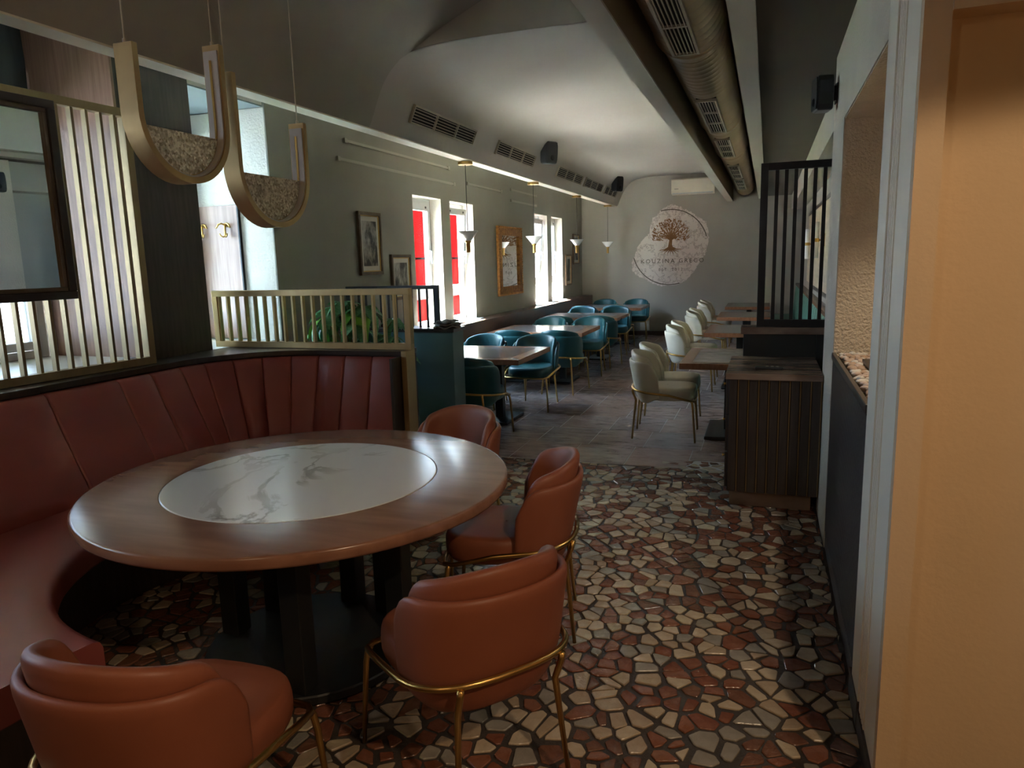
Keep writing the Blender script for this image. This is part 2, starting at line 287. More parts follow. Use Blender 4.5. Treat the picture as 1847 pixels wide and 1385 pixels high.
def clip(poly,a,b,c):   # keep a*x+b*y<=c
    out=[]; n=len(poly)
    for i in range(n):
        p=poly[i]; q=poly[(i+1)%n]; dp=a*p[0]+b*p[1]-c; dq=a*q[0]+b*q[1]-c
        if dp<=0: out.append(p)
        if (dp<0<dq) or (dq<0<dp):
            t=dp/(dp-dq); out.append((p[0]+(q[0]-p[0])*t,p[1]+(q[1]-p[1])*t))
    return out
R3=random.Random(11)
G=0.070
NX=int(4.2/G)+1; NY=int(4.6/G)+1
cells={}
for i in range(-1,NX+1):
    for j in range(-1,NY+1):
        if R3.random()<0.16: continue
        cells[(i,j)]=(-3.75+(i+0.5+R3.uniform(-.46,.46))*G, 1.2+(j+0.5+R3.uniform(-.46,.46))*G)
stones=[]
for (i,j),p in cells.items():
    if not(0<=i<NX and 0<=j<NY): continue
    poly=[(p[0]-.2,p[1]-.2),(p[0]+.2,p[1]-.2),(p[0]+.2,p[1]+.2),(p[0]-.2,p[1]+.2)]
    for di in range(-3,4):
        for dj in range(-3,4):
            q=cells.get((i+di,j+dj))
            if q is None or (di==0 and dj==0): continue
            dx=q[0]-p[0]; dy=q[1]-p[1]
            poly=clip(poly,dx,dy,(q[0]**2+q[1]**2-p[0]**2-p[1]**2)/2)
            if len(poly)<3: break
        if len(poly)<3: break
    if len(poly)<3: continue
    # limits of the mosaic
    poly=clip(poly,1,0,0.335); 
    ylim=5.43 if p[0]<-0.78 else 5.68
    poly=clip(poly,0,1,ylim-0.003); poly=clip(poly,-1,0,3.7)
    if len(poly)<3: continue
    # drop tiny edges
    q=[poly[0]]
    for a in poly[1:]:
        if math.hypot(a[0]-q[-1][0],a[1]-q[-1][1])>0.014: q.append(a)
    if len(q)>3 and math.hypot(q[0][0]-q[-1][0],q[0][1]-q[-1][1])<0.014: q.pop()
    if len(q)<3: continue
    cx=sum(a[0] for a in q)/len(q); cy=sum(a[1] for a in q)/len(q)
    near=max(0,min(1,(3.4-cy)/1.4))
    k=R3.uniform(0.81,0.92)-0.08*near*R3.random()-(0.18*near if R3.random()<0.28 else 0)
    q=[((a[0]-cx)*k+R3.uniform(-.005,.005),(a[1]-cy)*k+R3.uniform(-.005,.005)) for a in q]
    # round the corners a little: two points per corner
    rr=[]
    n=len(q)
    for m in range(n):
        a=q[m-1]; b=q[m]; c=q[(m+1)%n]; t=R3.uniform(.04,.13)
        rr.append((b[0]+(a[0]-b[0])*t,b[1]+(a[1]-b[1])*t)); rr.append((b[0]+(c[0]-b[0])*t,b[1]+(c[1]-b[1])*t))
    u=R3.random(); mi=0 if u<.20 else 1 if u<.36 else 2 if u<.52 else 3 if u<.72 else 4 if u<.88 else 5
    h=R3.uniform(-.0012,.0012)+(-.002 if mi in(3,4) else 0)
    area=0.5*abs(sum(q[m-1][0]*q[m][1]-q[m][0]*q[m-1][1] for m in range(n)))
    stones.append((cx,cy,rr,mi,h,area))
def stone_geo(rr,h,ox=0,oy=0):
    n=len(rr); vs=[(ox+a,oy+b,-0.0055) for a,b in rr]+[(ox+a,oy+b,h-0.0016) for a,b in rr]+[(ox+a*.93,oy+b*.93,h+.001) for a,b in rr]
    fs=[(m,(m+1)%n,n+(m+1)%n,n+m) for m in range(n)]+[(n+m,n+(m+1)%n,2*n+(m+1)%n,2*n+m) for m in range(n)]+[tuple(range(2*n,3*n))]
    return vs,fs
cm=camo.matrix_world.inverted()
def pix(x,y,z):
    c=cm@Vector((x,y,z)); 
    if c.z>-0.1: return None
    return (923.5+1300*c.x/-c.z, 692.5-1300*c.y/-c.z, -c.z)
def score(s):
    c=pix(s[0],s[1],0)
    if c is None: return 0
    u,v,d=c
    if not(-20<u<1600 and v<1420): return 0
    f=1.0
    if u<1040: f=0.25
    if 420<u<760 and v<1260: f=0.05
    if u<420: f=0.02
    return f*s[5]/d**3
stones.sort(key=score,reverse=True)
for s in stones[:298]:
    mb=MB(); mb.add(*stone_geo(s[2],s[4])); o=mb.build('stone',STONE[s[3]],floor,loc=(s[0],s[1],0))
mb=MB()
for s in stones[298:]: mb.add(*stone_geo(s[2],s[4],s[0],s[1]),mi=s[3])
tag(mb.build('small_stones',STONE,floor),kind='stuff')
# slate tiles
TX,TY=0.478,0.568
yy=5.44; row=0; tm={}
while yy<15.1:
    y1=min(yy+TY,15.1); off=-1.018+0.062*row
    k0=int(math.floor((-3.72-off)/TX)); 
    for k in range(k0,k0+12):
        a=max(off+k*TX,-3.70); b=min(off+(k+1)*TX,0.85)
        if b-a<0.06: continue
        ya=yy
        if row==0 and a>-0.80: ya=5.69
        mb=MB().box(a+.0035,b-.0035,ya+.0035,y1-.0035,-0.003,0.0)
        mb.build('floor_tile',TILE[random.randrange(4)],floor)
    yy=y1+1e-6; row+=1

# ------------------------------------------------------------------ left wall (thick, with deep window recesses)
XL=-3.71
def wall_x(mb,x0,x1,y0,y1,z0,z1,holes,mi=0):
    ys=sorted(holes); cur=y0
    for (a,b,c,d) in ys:
        if a>cur: mb.box(x0,x1,cur,a,z0,z1,mi)
        if c>z0: mb.box(x0,x1,a,b,z0,c,mi)
        if d<z1: mb.box(x0,x1,a,b,d,z1,mi)
        cur=b
    if cur<y1: mb.box(x0,x1,cur,y1,z0,z1,mi)
mb=MB()
SL=[(7.34,8.09,0.843,2.352),(8.34,9.10,0.843,2.35),(11.80,12.55,0.843,2.372),(12.81,13.55,0.843,2.372)]
wall_x(mb,-3.95,XL,5.30,15.3,-.1,3.6,SL)
mb.box(-4.56,XL,4.9001,5.3,-.1,3.6)
wall=struct('wall_left',mb,PAINTO)
mb=MB(); mb.box(-4.56,XL-.001,-3.0,-.3,-.1,3.7); mb.box(-4.56,XL-.03,3.52,4.10,-.1,3.7)      # piers
wall_x(mb,-4.62,-4.46,-.3,3.52,-.1,3.7,[(0.0,3.47,1.06,2.95)]); wall_x(mb,-4.62,-4.46,4.10,4.90,-.1,3.7,[(4.14,4.84,1.02,2.74)])
mb.box(-4.56,XL-.02,4.10,4.90,2.836,3.6)
struct('wall_pier',mb,PAINTL,wall)
mb=MB(); mb.box(-4.45,XL-.02,4.11,4.898,2.825,2.8355); struct('recess_ceiling',mb,TEALC,wall)
mb=MB(); mb.box(-4.455,XL-.01,4.8985,4.8995,1.0,2.82); struct('recess_cheek',mb,PAINTL,wall)
# walnut lining of the first pier: cheek towards the window and room face given darker wood for its shade
lin=thing('pier_cladding','walnut veneer cladding of the window pier behind the tall gold screen','wall panel',(0,0,0))
MB().box(-4.44,XL-.012,3.5,3.519,1.03,3.5).build('cheek_panel',WALN,lin)
MB().box(XL-.029,XL-.012,3.5195,4.12,1.03,3.5).build('face_panel',DARKW,lin)
# sills of the recesses
mb=MB(); mb.box(-4.45,-3.75,-.29,3.49,1.035,1.06); struct('trim_1',mb,PVC)
mb=MB(); mb.box(-4.45,-3.73,4.11,4.89,0.995,1.02); struct('trim_2',mb,PVC)
mb=MB()
mb.box(-4.44,-3.72,-.29,3.49,-.005,1.034); mb.box(-4.44,-3.73,4.11,4.89,-.005,.994); struct('recess_base',mb,DARKW,wall)
# blind hanging in the upper part of the first window
bl=MB(); rows=[]
for i in range(36):
    y=.0+i*.0996; rows.append([(-4.40+.008*sin(i*1.7),y,2.50),(-4.40+.016*sin(i*1.3),y,2.9),(-4.39+.02*sin(i*2.1),y,3.5)])
bl.grid(rows); o=bl.build('window_blind',BLIND,smooth=True); md=o.modifiers.new('t','SOLIDIFY'); md.thickness=.004
tag(o,'dark slate fabric blind in the top of the near window, above the gold screen','blind')
mb=MB(); mb.box(-8.2,-4.625,-2.5,5.6,3.02,3.10); struct('sun_block_eave',mb,WHITEP)      # unseen eave added to keep sun off the near windows
# windows
def window(n,x,y0,y1,z0,z1,split=None,tilt=0,label=None,bar=None,gl=None):
    gl=gl or GLASS
    w=bpy.data.objects.new('window_%d'%n,None); COL.objects.link(w); w.location=(x,(y0+y1)/2,z0); tag(w,kind='structure')
    W2=(y1-y0)/2; Hh=z1-z0; t=.05
    mb=MB(); mb.box(-.035,.03,-W2,-W2+t,0,Hh); mb.box(-.035,.03,W2-t,W2,0,Hh); mb.box(-.035,.03,-W2+t,W2-t,0,t); mb.box(-.035,.03,-W2+t,W2-t,Hh-t,Hh)
    if split: mb.box(-.035,.03,-W2+t,W2-t,split-.04,split+.04)
    mb.build('window_frame',PVC,w,bevel=.004)
    zb=t
    if split:
        MB().box(-.006,.0,-W2+t,W2-t,t,split-.04).build('pane',gl,w); zb=split+.04
    # sash
    s=MB(); a=-W2+t+.004; b=W2-t-.004; h=Hh-t-zb-.006; f=.055
    s.box(0,.055,a,a+f,0,h); s.box(0,.055,b-f,b,0,h); s.box(0,.055,a+f,b-f,0,f); s.box(0,.055,a+f,b-f,h-f*1.5,h)
    so=s.build('sash',PVC,w,bevel=.004,loc=(-.01,0,zb+.003),rot=(0,rad(tilt),0))
    MB().box(.02,.026,a+f,b-f,f,h-f*1.5).build('pane',gl,so)
    hb=MB(); hz=h*.42; hb.box(.055,.075,b-.045,b-.015,hz,hz+.06); hb.box(.075,.09,b-.042,b-.02,hz-.10,hz+.05); hb.build('handle',PVC,so,bevel=.003)
    cb=MB(); cb.box(.053,.062,a+.10,a+.125,h-.055,h-.03); cb.box(.053,.062,b-.125,b-.10,h-.055,h-.03); cb.build('hinge_cap',BLACKP,so)
    if bar:
        g=MB(); g.box(-.05,-.044,-W2+.02,W2-.02,bar-.012,bar+.012); g.build('muntin_bar',MUNT,w)
    return w
window(1,-4.50,0.02,1.73,1.06,2.95,None,gl=GLASSDIM)
window(2,-4.50,1.75,3.46,1.06,2.95,None,gl=GLASSDIM)
window(3,-4.50,4.15,4.83,1.02,2.74,None,gl=GLASSCOOL)
for i,(a,b,c,d) in enumerate(SL):
    window(4+i,-3.89,a+.005,b-.005,c+.012,d-.01,0.36,[0.6,3.6,4.2,0.6][i],bar=.80)
# pale plaster reveals of the slot windows
for (a,b,c,d) in SL:
    mb=MB(); mb.box(-3.855,XL-.001,b-.006,b-.0005,c+.012,d-.006); mb.box(-3.855,XL-.001,a+.0005,a+.006,c+.012,d-.006); mb.box(-3.855,XL-.001,a+.006,b-.006,d-.006,d-.0005); struct('window_reveal',mb,PAINTL,wall)
    mb=MB(); mb.box(-3.855,-3.60,a-.02+.03,b-.01,c+.0005,c+.0115); struct('window_sill',mb,PVC,wall)
# brown wainscot ledge under the slot windows
mb=MB(); mb.box(XL+.001,-3.487,5.56,15.098,0.001,0.842); led=mb.build('wall_ledge',BROWNP,bevel=.004); tag(led,'dark brown boxed ledge running under the slot windows beside the teal chairs','ledge')
# cable trunking on the left wall
for k,(ya,yb,z) in enumerate(((6.0,8.35,2.73),(5.87,8.5,2.555),(8.9,10.2,2.6),(10.6,11.9,2.66),(10.6,11.9,2.5))):
    mb=MB(); mb.box(XL,XL+.018,ya,yb,z-.012,z+.012); mb.box(XL,XL+.024,yb-.05,yb,z-.02,z+.02); mb.box(XL,XL+.024,ya,ya+.04,z-.02,z+.02); mb.build('cable_trunking',PAINT,wall)

# ------------------------------------------------------------------ other walls
mb=MB(); mb.box(-4.1,1.0,15.10,15.3,-.1,3.7); wb=struct('wall_back',mb,PAINT)
mb=MB(); mb.box(-3.48,0.62,15.075,15.0995,.0005,.085); struct('baseboard_back',mb,BROWNP)
# right wall: pier with planter niche, then booth recess
XR=.34
mb=MB()
mb.box(XR,.9,2.47,2.70,-.1,3.7); mb.box(XR,.9,4.12,4.78,-.1,3.7); mb.box(XR,.9,2.70,4.12,2.262,3.7)
wr=struct('wall_right',mb,PAINTW)
mb=MB(); mb.box(XR+.002,.86,2.70,4.1195,1.02,2.2615)
mb2=MB(); mb2.box(XR+.004,.87,4.112,4.1196,1.0,2.2605); mb2.box(XR+.004,.87,2.702,4.112,2.254,2.2615); struct('niche_lining',mb2,PAINTR,wr)
mb2=MB(); mb2.box(.87,.9,2.4,4.2,-.1,3.0); struct('niche_back',mb2,PAINTR,wr)
mb=MB(); mb.box(.62,.9,4.78,15.1,-.1,2.42); mb.box(.40,.9,4.78,15.1,2.42,3.7); struct('booth_wall',mb,PAINT,wr)
# entrance: white fluted end panel, door stile, apricot wall
mb=MB(); mb.box(XR,.40,2.149,2.4695,.075,3.7)
for k in range(4): mb.box(XR-.004,XR+.001,2.345+k*.030,2.363+k*.030,.08,3.6)
struct('wall_end',mb,WHITEP)
mb=MB(); mb.box(XR-.006,XR-.0005,2.48,2.655,.095,3.6); struct('trim_3',mb,WHITEP)
mb=MB(); mb.box(XR-.008,.40,2.14,2.4695,.0,.0745); mb.box(XR-.010,XR,2.4695,2.70,.0,.095); struct('baseboard_right',mb,DARKW)
mb=MB(); mb.box(XR+.0005,.402,2.11,2.1485,0,3.7); mb.box(.402,2.5,2.19,2.25,0,3.7); mb.box(.402,2.5,2.10,2.1895,2.165,3.7); mb.box(.402,.45,2.1895,2.4,0,3.7)
struct('wall_entrance',mb,ORANGEW)
mb=MB(); mb.box(2.4,2.6,-3.,2.2,-.1,3.7); struct('wall_entrance_side',mb,ORANGEW)
mb=MB(); mb.box(-4.6,2.6,-3.2,-3.0,-.1,3.7); struct('wall_front',mb,ORANGEW)

# ------------------------------------------------------------------ ceiling, cove, beams
mb=MB(); mb.box(-4.6,2.6,-3.2,5.3,3.68,3.78); mb.box(-3.93,2.6,5.3,15.3,3.68,3.78); ceil=struct('ceiling',mb,CEIL)
def cove(name,prof,y0,y1,m):
    mb=MB(); mb.grid([[(x,y0,z) for x,z in prof],[(x,y1,z) for x,z in prof]])
    return struct(name,mb,m,ceil,smooth=True)
base=[(-2.955,2.65),(-2.93,2.69),(-2.885,2.80),(-2.84,2.90),(-2.795,2.98),(-2.74,3.045),(-2.66,3.115),(-2.57,3.155)]
far=base+[(-2.46,3.178),(-2.33,3.192),(-2.193,3.198),(-1.5,3.20),(-.775,3.20)]
nearp=base+[(-2.485,3.20),(-2.35,3.275),(-2.2,3.345),(-1.98,3.44),(-1.75,3.51),(-1.5,3.54),(-.775,3.545)]
cove('cove_far',far,5.17,15.1,CEIL); cove('cove_near',nearp,-3.0,5.17,PAINT)
mb=MB(); poly=[(-2.57,3.155)]+nearp[8:]+[(-.775,3.20)]+far[::-1][1:5]; mb.prism(poly,'y',5.165,5.19); struct('ceiling_step',mb,CEIL,ceil)
mb=MB(); mb.box(-3.077,-2.955,-3.0,15.1,2.64,2.652); mb.box(-3.08,-3.06,-3.0,15.1,2.652,3.68); struct('soffit_edge',mb,WHITEP,ceil)
mb=MB(); mb.box(-.785,-.672,-3.0,15.1,2.63,2.642); mb.box(-.785,-.70,-3.,15.1,2.642,3.68); struct('ceiling_beam',mb,CEIL,ceil)
mb=MB(); mb.box(-.70,-.674,-3.0,15.1,2.642,3.68); mb.box(-.674,-.20,-3.0,15.1,3.22,3.68); struct('duct_bay_shade',mb,CEILB,ceil)  # beam side and bay top, their shade put into the colour
mb=MB(); mb.box(-.20,-.085,-3.0,15.1,2.655,3.68); struct('ceiling_beam',mb,CEIL,ceil)
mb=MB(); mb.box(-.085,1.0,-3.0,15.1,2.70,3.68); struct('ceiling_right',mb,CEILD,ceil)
# ------------------------------------------------------------------ round booth table
TC=(-1.83,2.49); TR=.864; TRI=.560; TZ=.722
t=thing('round_table','large round oak table with a white marble disc, in front of the red booth','table',(TC[0],TC[1],0))
mb=MB(); mb.lathe([(TRI+.003,-.050),(TR-.02,-.05),(TR-.004,-.044),(TR,-.036),(TR,-.008),(TR-.004,-.002),(TR-.012,0),(TRI+.003,0)],96,(0,0,TZ),cap=False)
mb.build('table_rim',TABLEW,t,smooth=True).modifiers.new('e','EDGE_SPLIT').split_angle=rad(50)
mb=MB(); mb.lathe([(.001,-.05),(TRI,-.05),(TRI,-.001),(TRI-.004,.0012),(.001,.0012)],96,(0,0,TZ),cap=False); mb.build('marble_disc',MARBLE,t)
mb=MB(); mb.lathe([(.001,0.001),(.43,.001),(.435,.006),(.435,.034),(.43,.04),(.001,.04)],40,cap=False); mb.build('base_plate',BLACKM,t,loc=(.06,-.10,0))
for ang in (186,150,95,62,-62,20):
    x=.06+.37*cos(rad(ang)); y=-.10+.37*sin(rad(ang))
    MB().box(x-.042,x+.042,y-.042,y+.042,.04,TZ-.05).build('leg',BLACKM,t,bevel=.004)

# ------------------------------------------------------------------ booth bench, wine red
bt=thing('booth_bench','curved wine red leather booth bench with channelled back around the big round table','bench',(0,0,0))
# path of the back (towards the room), from near end round the corner to the right end
PB=[(-3.52,1.0+.05*i) for i in range(0,50)]     # straight, up to y=3.45
PB=[(-3.52,1.0),(-3.52,1.8),(-3.52,2.6),(-3.52,3.0),(-3.52,3.53)]
ac=(-2.82,3.53); ar=.70
ARC=[(ac[0]-ar*cos(rad(a)),ac[1]+ar*sin(rad(a))) for a in range(5,91,5)]
PATH=PB+ARC+[(-2.6,4.23),(-2.27,4.23)]
def cum(P):
    s=[0]
    for a,b in zip(P,P[1:]): s.append(s[-1]+math.hypot(b[0]-a[0],b[1]-a[1]))
    return s
CS=cum(PATH); s_c=CS[4]; tot=CS[-1]
def at(s,P=PATH,C=CS):
    s=max(0,min(C[-1],s))
    for i in range(len(P)-1):
        if s<=C[i+1]+1e-9:
            t=(s-C[i])/(C[i+1]-C[i]); a,b=P[i],P[i+1]
            dx,dy=b[0]-a[0],b[1]-a[1]; l=math.hypot(dx,dy)
            return (a[0]+dx*t,a[1]+dy*t),(dy/l,-dx/l)     # point and normal into the room
    return P[-1],(0,-1)
def smooth_n(s):
    n1=at(s-.06)[1]; n2=at(s+.06)[1]; nx=n1[0]+n2[0]; ny=n1[1]+n2[1]; l=math.hypot(nx,ny); return (nx/l,ny/l)
PROF=[(.03,.40),(.30,.41),(.315,.46),(.285,.54),(.225,.66),(.160,.80),(.105,.93),(.085,.975),(.06,.992),(.03,.995)]
def rows_at(s0,s1):
    us=[0,.012,.03]; L=s1-s0; m=max(2,int(L/.08)); mid=[.03+(L-.06)*k/m for k in range(1,m)]
    return [0,.005,.014]+mid+[L-.014,L-.005,L]
def back_panel(s0,s1):
    rows=[]
    for ds in rows_at(s0,s1):
        s=s0+.001+(s1-s0-.002)*ds/(s1-s0); p,_=at(s); n=smooth_n(s); e=min(ds,s1-s0-ds); kk=1-.5*max(0,min(1,(s-s_c)/(tot-s_c)))
        puff=-.012 if e<.001 else -.004 if e<.01 else 0
        rows.append([(p[0]+n[0]*max(.03,d*kk+(puff if d>.04 else 0)),p[1]+n[1]*max(.03,d*kk+(puff if d>.04 else 0)),z+(puff*.5 if d>.04 and z>.9 else 0)) for d,z in PROF])
    mb=MB(); mb.grid(rows,closed_u=True); nu=len(PROF); mb.add(rows[0],[tuple(range(nu))]); mb.add(rows[-1],[tuple(range(nu))]); return mb
seams=[0,1.62]+[s_c-.47,s_c-.235]+[s_c+(tot-s_c)*k/8 for k in range(0,9)]
seams[0]=.0
for a,b in zip(seams,seams[1:]): back_panel(a,b).build('back_panel',LEA_R,bt,smooth=True)
# seat
RIN=.935
inner=[(TC[0]+RIN*cos(rad(a)),TC[1]+RIN*sin(rad(a))) for a in np.linspace(262,117,49)]
outer=[(-2.02,.98),(-3.05,.98),(-3.20,1.06),(-3.22,1.3),(-3.22,3.3)]+[(-2.72-.50*cos(rad(a)),3.43+.50*sin(rad(a))) for a in range(0,91,10)]+[(-2.28,4.05)]
CO=cum(outer)
def seat_loft(z0,z1,ins,name,m,r=.03):
    rows=[]
    N=len(inner)
    wI=[]
    for i in range(N):
        u=i/(N-1); a=inner[i]; b,_=at(CO[-1]*u,outer,CO)
        dx,dy=b[0]-a[0],b[1]-a[1]; l=math.hypot(dx,dy); ux,uy=dx/l,dy/l
        P=[(ins+r*.4,z0),(ins,z0+r*.6),(ins,z1-r),(ins+r*.3,z1-r*.3),(ins+r,z1),(ins+.1,z1+.004),(l*.6,z1+.004),(l,z1),(l,z0)]
        rows.append([(a[0]+ux*d,a[1]+uy*d,z) for d,z in P])
    mb=MB(); mb.grid(rows,closed_u=True); n=len(rows[0]); mb.add(rows[0],[tuple(range(n))]); mb.add(rows[-1],[tuple(range(n))])
    return mb.build(name,m,bt,smooth=True)
o=seat_loft(.335,.452,0,'seat',LEA_R); o.modifiers.new('e','EDGE_SPLIT').split_angle=rad(60)
o=seat_loft(.0,.334,.16,'base',DARKW,r=.002); o.modifiers.new('e','EDGE_SPLIT').split_angle=rad(40)
# carcass behind the back and the dark ledge on it
outp=[(XL+.004,1.0),(XL+.004,4.40),(-2.245,4.40)]
def strip_poly(off): 
    return [ (at(s)[0][0]+smooth_n(s)[0]*off,at(s)[0][1]+smooth_n(s)[1]*off) for s in [0]+list(np.linspace(s_c-.3,tot,26)) ]
poly=strip_poly(.028)+[(-2.27,4.395),(XL+.006,4.395),(XL+.006,1.0)]
MB().prism(poly,'z',0.001,1.0).build('carcass',DARKW,bt)
poly=strip_poly(.05)+[(-2.245,4.18),(-2.245,4.405),(XL+.005,4.405),(XL+.005,1.0)]
MB().prism(poly,'z',1.0005,1.034).build('ledge_board',DARKTOP,bt,bevel=.004)
MB().box(-2.268,-2.250,4.055,4.40,.001,1.0).build('end_panel',DARKW,bt)

# ------------------------------------------------------------------ champagne gold screens
def slat_screen(name,label,y_axis,a0,a1,z0,z1,pos,step,first,fw,fd,sw,sd,BRASSM=BRASSM):
    s=thing(name,label,'screen',(pos,a1,0) if y_axis else (0,0,0),rad(-3.8) if y_axis else 0)
    if y_axis: first-=a1; a0-=a1; a1=0; pos=0
    def bx(a,b,c,d,e=0,f=0):
        mb=MB()
        if y_axis: mb.box(pos-fd/2+e,pos+fd/2-e,a,b,c,d)
        else: mb.box(a,b,pos-fd/2+e,pos+fd/2-e,c,d)
        return mb
    bx(a0,a1,z1-fw,z1).build('top_rail',BRASSM,s,bevel=.002); bx(a0,a1,z0,z0+fw).build('bottom_rail',BRASSM,s,bevel=.002)
    bx(a0,a0+fw,z0+fw,z1-fw).build('post',BRASSM,s,bevel=.002); bx(a1-fw,a1,z0+fw,z1-fw).build('post',BRASSM,s,bevel=.002)
    x=first; me=None
    while (x>a0+fw if step<0 else x<a1-fw):
        mb=MB()
        if me is None:
            if y_axis: mb.box(-sd/2,sd/2,-sw/2,sw/2,0,z1-z0-2*fw)
            else: mb.box(-sw/2,sw/2,-sd/2,sd/2,0,z1-z0-2*fw)
            me=mb.mesh('slat',BRASSM)
        inst('slat',me,s,(pos,x,z0+fw) if y_axis else (x,pos,z0+fw)); x+=step
    return s
slat_screen('slat_screen','tall champagne gold slat screen on the booth ledge carrying a mirror',True,1.2,3.43,1.036,2.525,-3.56,-.0868,3.333,.045,.055,.016,.035,BRASSMD)
g2=slat_screen('slat_screen','low champagne gold slat screen on the booth ledge in front of the plant',False,-3.80,-2.205,1.036,1.442,4.27,-.0795,-2.325,.042,.05,.014,.03)
MB().box(-2.243,-2.205,4.17,4.295,.001,1.036).build('leg_post',BRASSM,g2,bevel=.002)
# mirror on the tall screen
m=thing('wall_mirror','large mirror in a dark bronze frame hung on the tall gold screen','mirror',(-3.505,2.90,0),rad(-4))
Y0,Y1,Z0,Z1=-1.15,0,1.462,2.470
def frame_parts(root,w,mtl,name,d0,d1,Y0,Y1,Z0,Z1):
    mb=MB(); mb.box(d0,d1,Y0,Y1,Z0,Z0+w); mb.box(d0,d1,Y0,Y1,Z1-w,Z1); mb.box(d0,d1,Y0,Y0+w,Z0+w,Z1-w); mb.box(d0,d1,Y1-w,Y1,Z0+w,Z1-w)
    return mb.build(name,mtl,root,bevel=.003)
frame_parts(m,.042,mat('dark_bronze_lacquer',(0.035,0.022,0.016),0.35),'frame',-.03,.03,Y0,Y1,Z0,Z1)
frame_parts(m,.022,FRAMEB,'inner_frame',-.02,.018,Y0+.042,Y1-.042,Z0+.042,Z1-.042)
MB().box(-.015,.002,Y0+.064,Y1-.064,Z0+.064,Z1-.064).build('mirror_glass',MIRR,m)

# ------------------------------------------------------------------ coat board
cb=thing('coat_rack','tall walnut coat board with brass hooks on the pale window pier','coat rack',(0,0,0))
MB().box(-4.42,-4.030,4.872,4.897,1.03,2.10).build('board',WALN,cb)
MB().box(-4.030,-4.018,4.868,4.897,1.03,2.10).build('edge_strip',BLACKM,cb)
for x in (-4.36,-4.13):
    mb=MB(); y=4.84; z=1.945
    mb.lathe([(.001,0),(.016,0),(.016,.028),(.001,.028)],14,(x,4.845,z),axis='y')
    for sgn in (-1,1):
        mb.tube([(x,y,z),(x+sgn*.025,y-.012,z+.012),(x+sgn*.05,y-.02,z+.004),(x+sgn*.068,y-.025,z-.022)],.007,8)
        mb.tube([(x,y,z-.085),(x+sgn*.014,y-.016,z-.095),(x+sgn*.03,y-.024,z-.085),(x+sgn*.036,y-.028,z-.068)],.006,8)
    mb.tube([(x,y,z),(x,y-.004,z-.05),(x,y-.006,z-.092)],.008,8)
    mb.build('coat_hook',BRASS,cb,smooth=True)

# ------------------------------------------------------------------ U shaped pendant lamps
def u_lamp(label,y0,y1,zb,ztn,ztf,zg,x=-1.78):
    r=thing('pendant_lamp',label,'pendant lamp',(x,(y0+y1)/2,zb),0,None); h=(y1-y0)/2; w=.034; th=.020
    # curve from near top, round the bottom, to far top (outer surface)
    def curve(off):
        R=h-off; P=[(-R,ztn-zb)]+[(-R,h+ (ztn-zb-h)*k/4) for k in (2,1)]
        P+=[(-R*cos(a),h-R*sin(a)) for a in np.linspace(0,PI,25)]
        P+=[(R,h+(ztf-zb-h)*k/4) for k in (1,2)]+[(R,ztf-zb)]
        return P
    def band(o0,o1,xw,name,m,trim=0):
        A=curve(o0); B=curve(o1); 
        if trim: A[0]=(A[0][0],A[0][1]-trim); B[0]=(B[0][0],B[0][1]-trim); A[-1]=(A[-1][0],A[-1][1]-trim); B[-1]=(B[-1][0],B[-1][1]-trim)
        rows=[[(-xw,a[0],a[1]),(xw,a[0],a[1]),(xw,b[0],b[1]),(-xw,b[0],b[1])] for a,b in zip(A,B)]
        mb=MB(); mb.grid(rows,closed_u=True); mb.add(rows[0],[(0,1,2,3)]); mb.add(rows[-1],[(0,1,2,3)]); o=mb.build(name,m,r,smooth=True); o.modifiers.new('e','EDGE_SPLIT').split_angle=rad(40)
    band(0,th,w,'brass_band',BRASSM)
    band(th+.0005,th+.006,w-.006,'led_strip',LEDW,.02)
    band(th+.0065,th+.009,.004,'groove',BRASS,.05)
    # glass: half disc below zg
    R=h-th-.009; gz=zg-zb; P=[]
    for a in np.linspace(0,PI,25):
        z=h-R*sin(a); P.append((-R*cos(a),min(z,gz)) if z<=gz else None)
    P=[p for p in P if p]
    if gz>h: P=[(-R,gz)]+P+[(R,gz)]
    else:
        xx=math.sqrt(max(0,R*R-(h-gz)**2)); P=[(-xx,gz)]+P+[(xx,gz)]
    mb=MB(); mb.prism(P,'x',-.005,.005); mb.build('glass_shade',CRACK,r)
    for yy,zt in ((-h+th/2,ztn),(h-th/2,ztf)):
        mb=MB(); mb.tube([(0,yy,zt-zb),(0,yy,3.50-zb)],.0022,6); mb.lathe([(.001,0),(.006,0),(.006,.012),(.001,.014)],10,(0,yy,zt-zb)); mb.build('suspension_wire',GRILL,r)
u_lamp('nearer brass U pendant lamp over the table with its shorter arm nearest the camera',1.728,2.113,1.872,2.252,2.336,2.033)
u_lamp('further brass U pendant lamp over the table, hanging lower than the other',2.145,2.560,1.748,2.262,2.158,1.937)

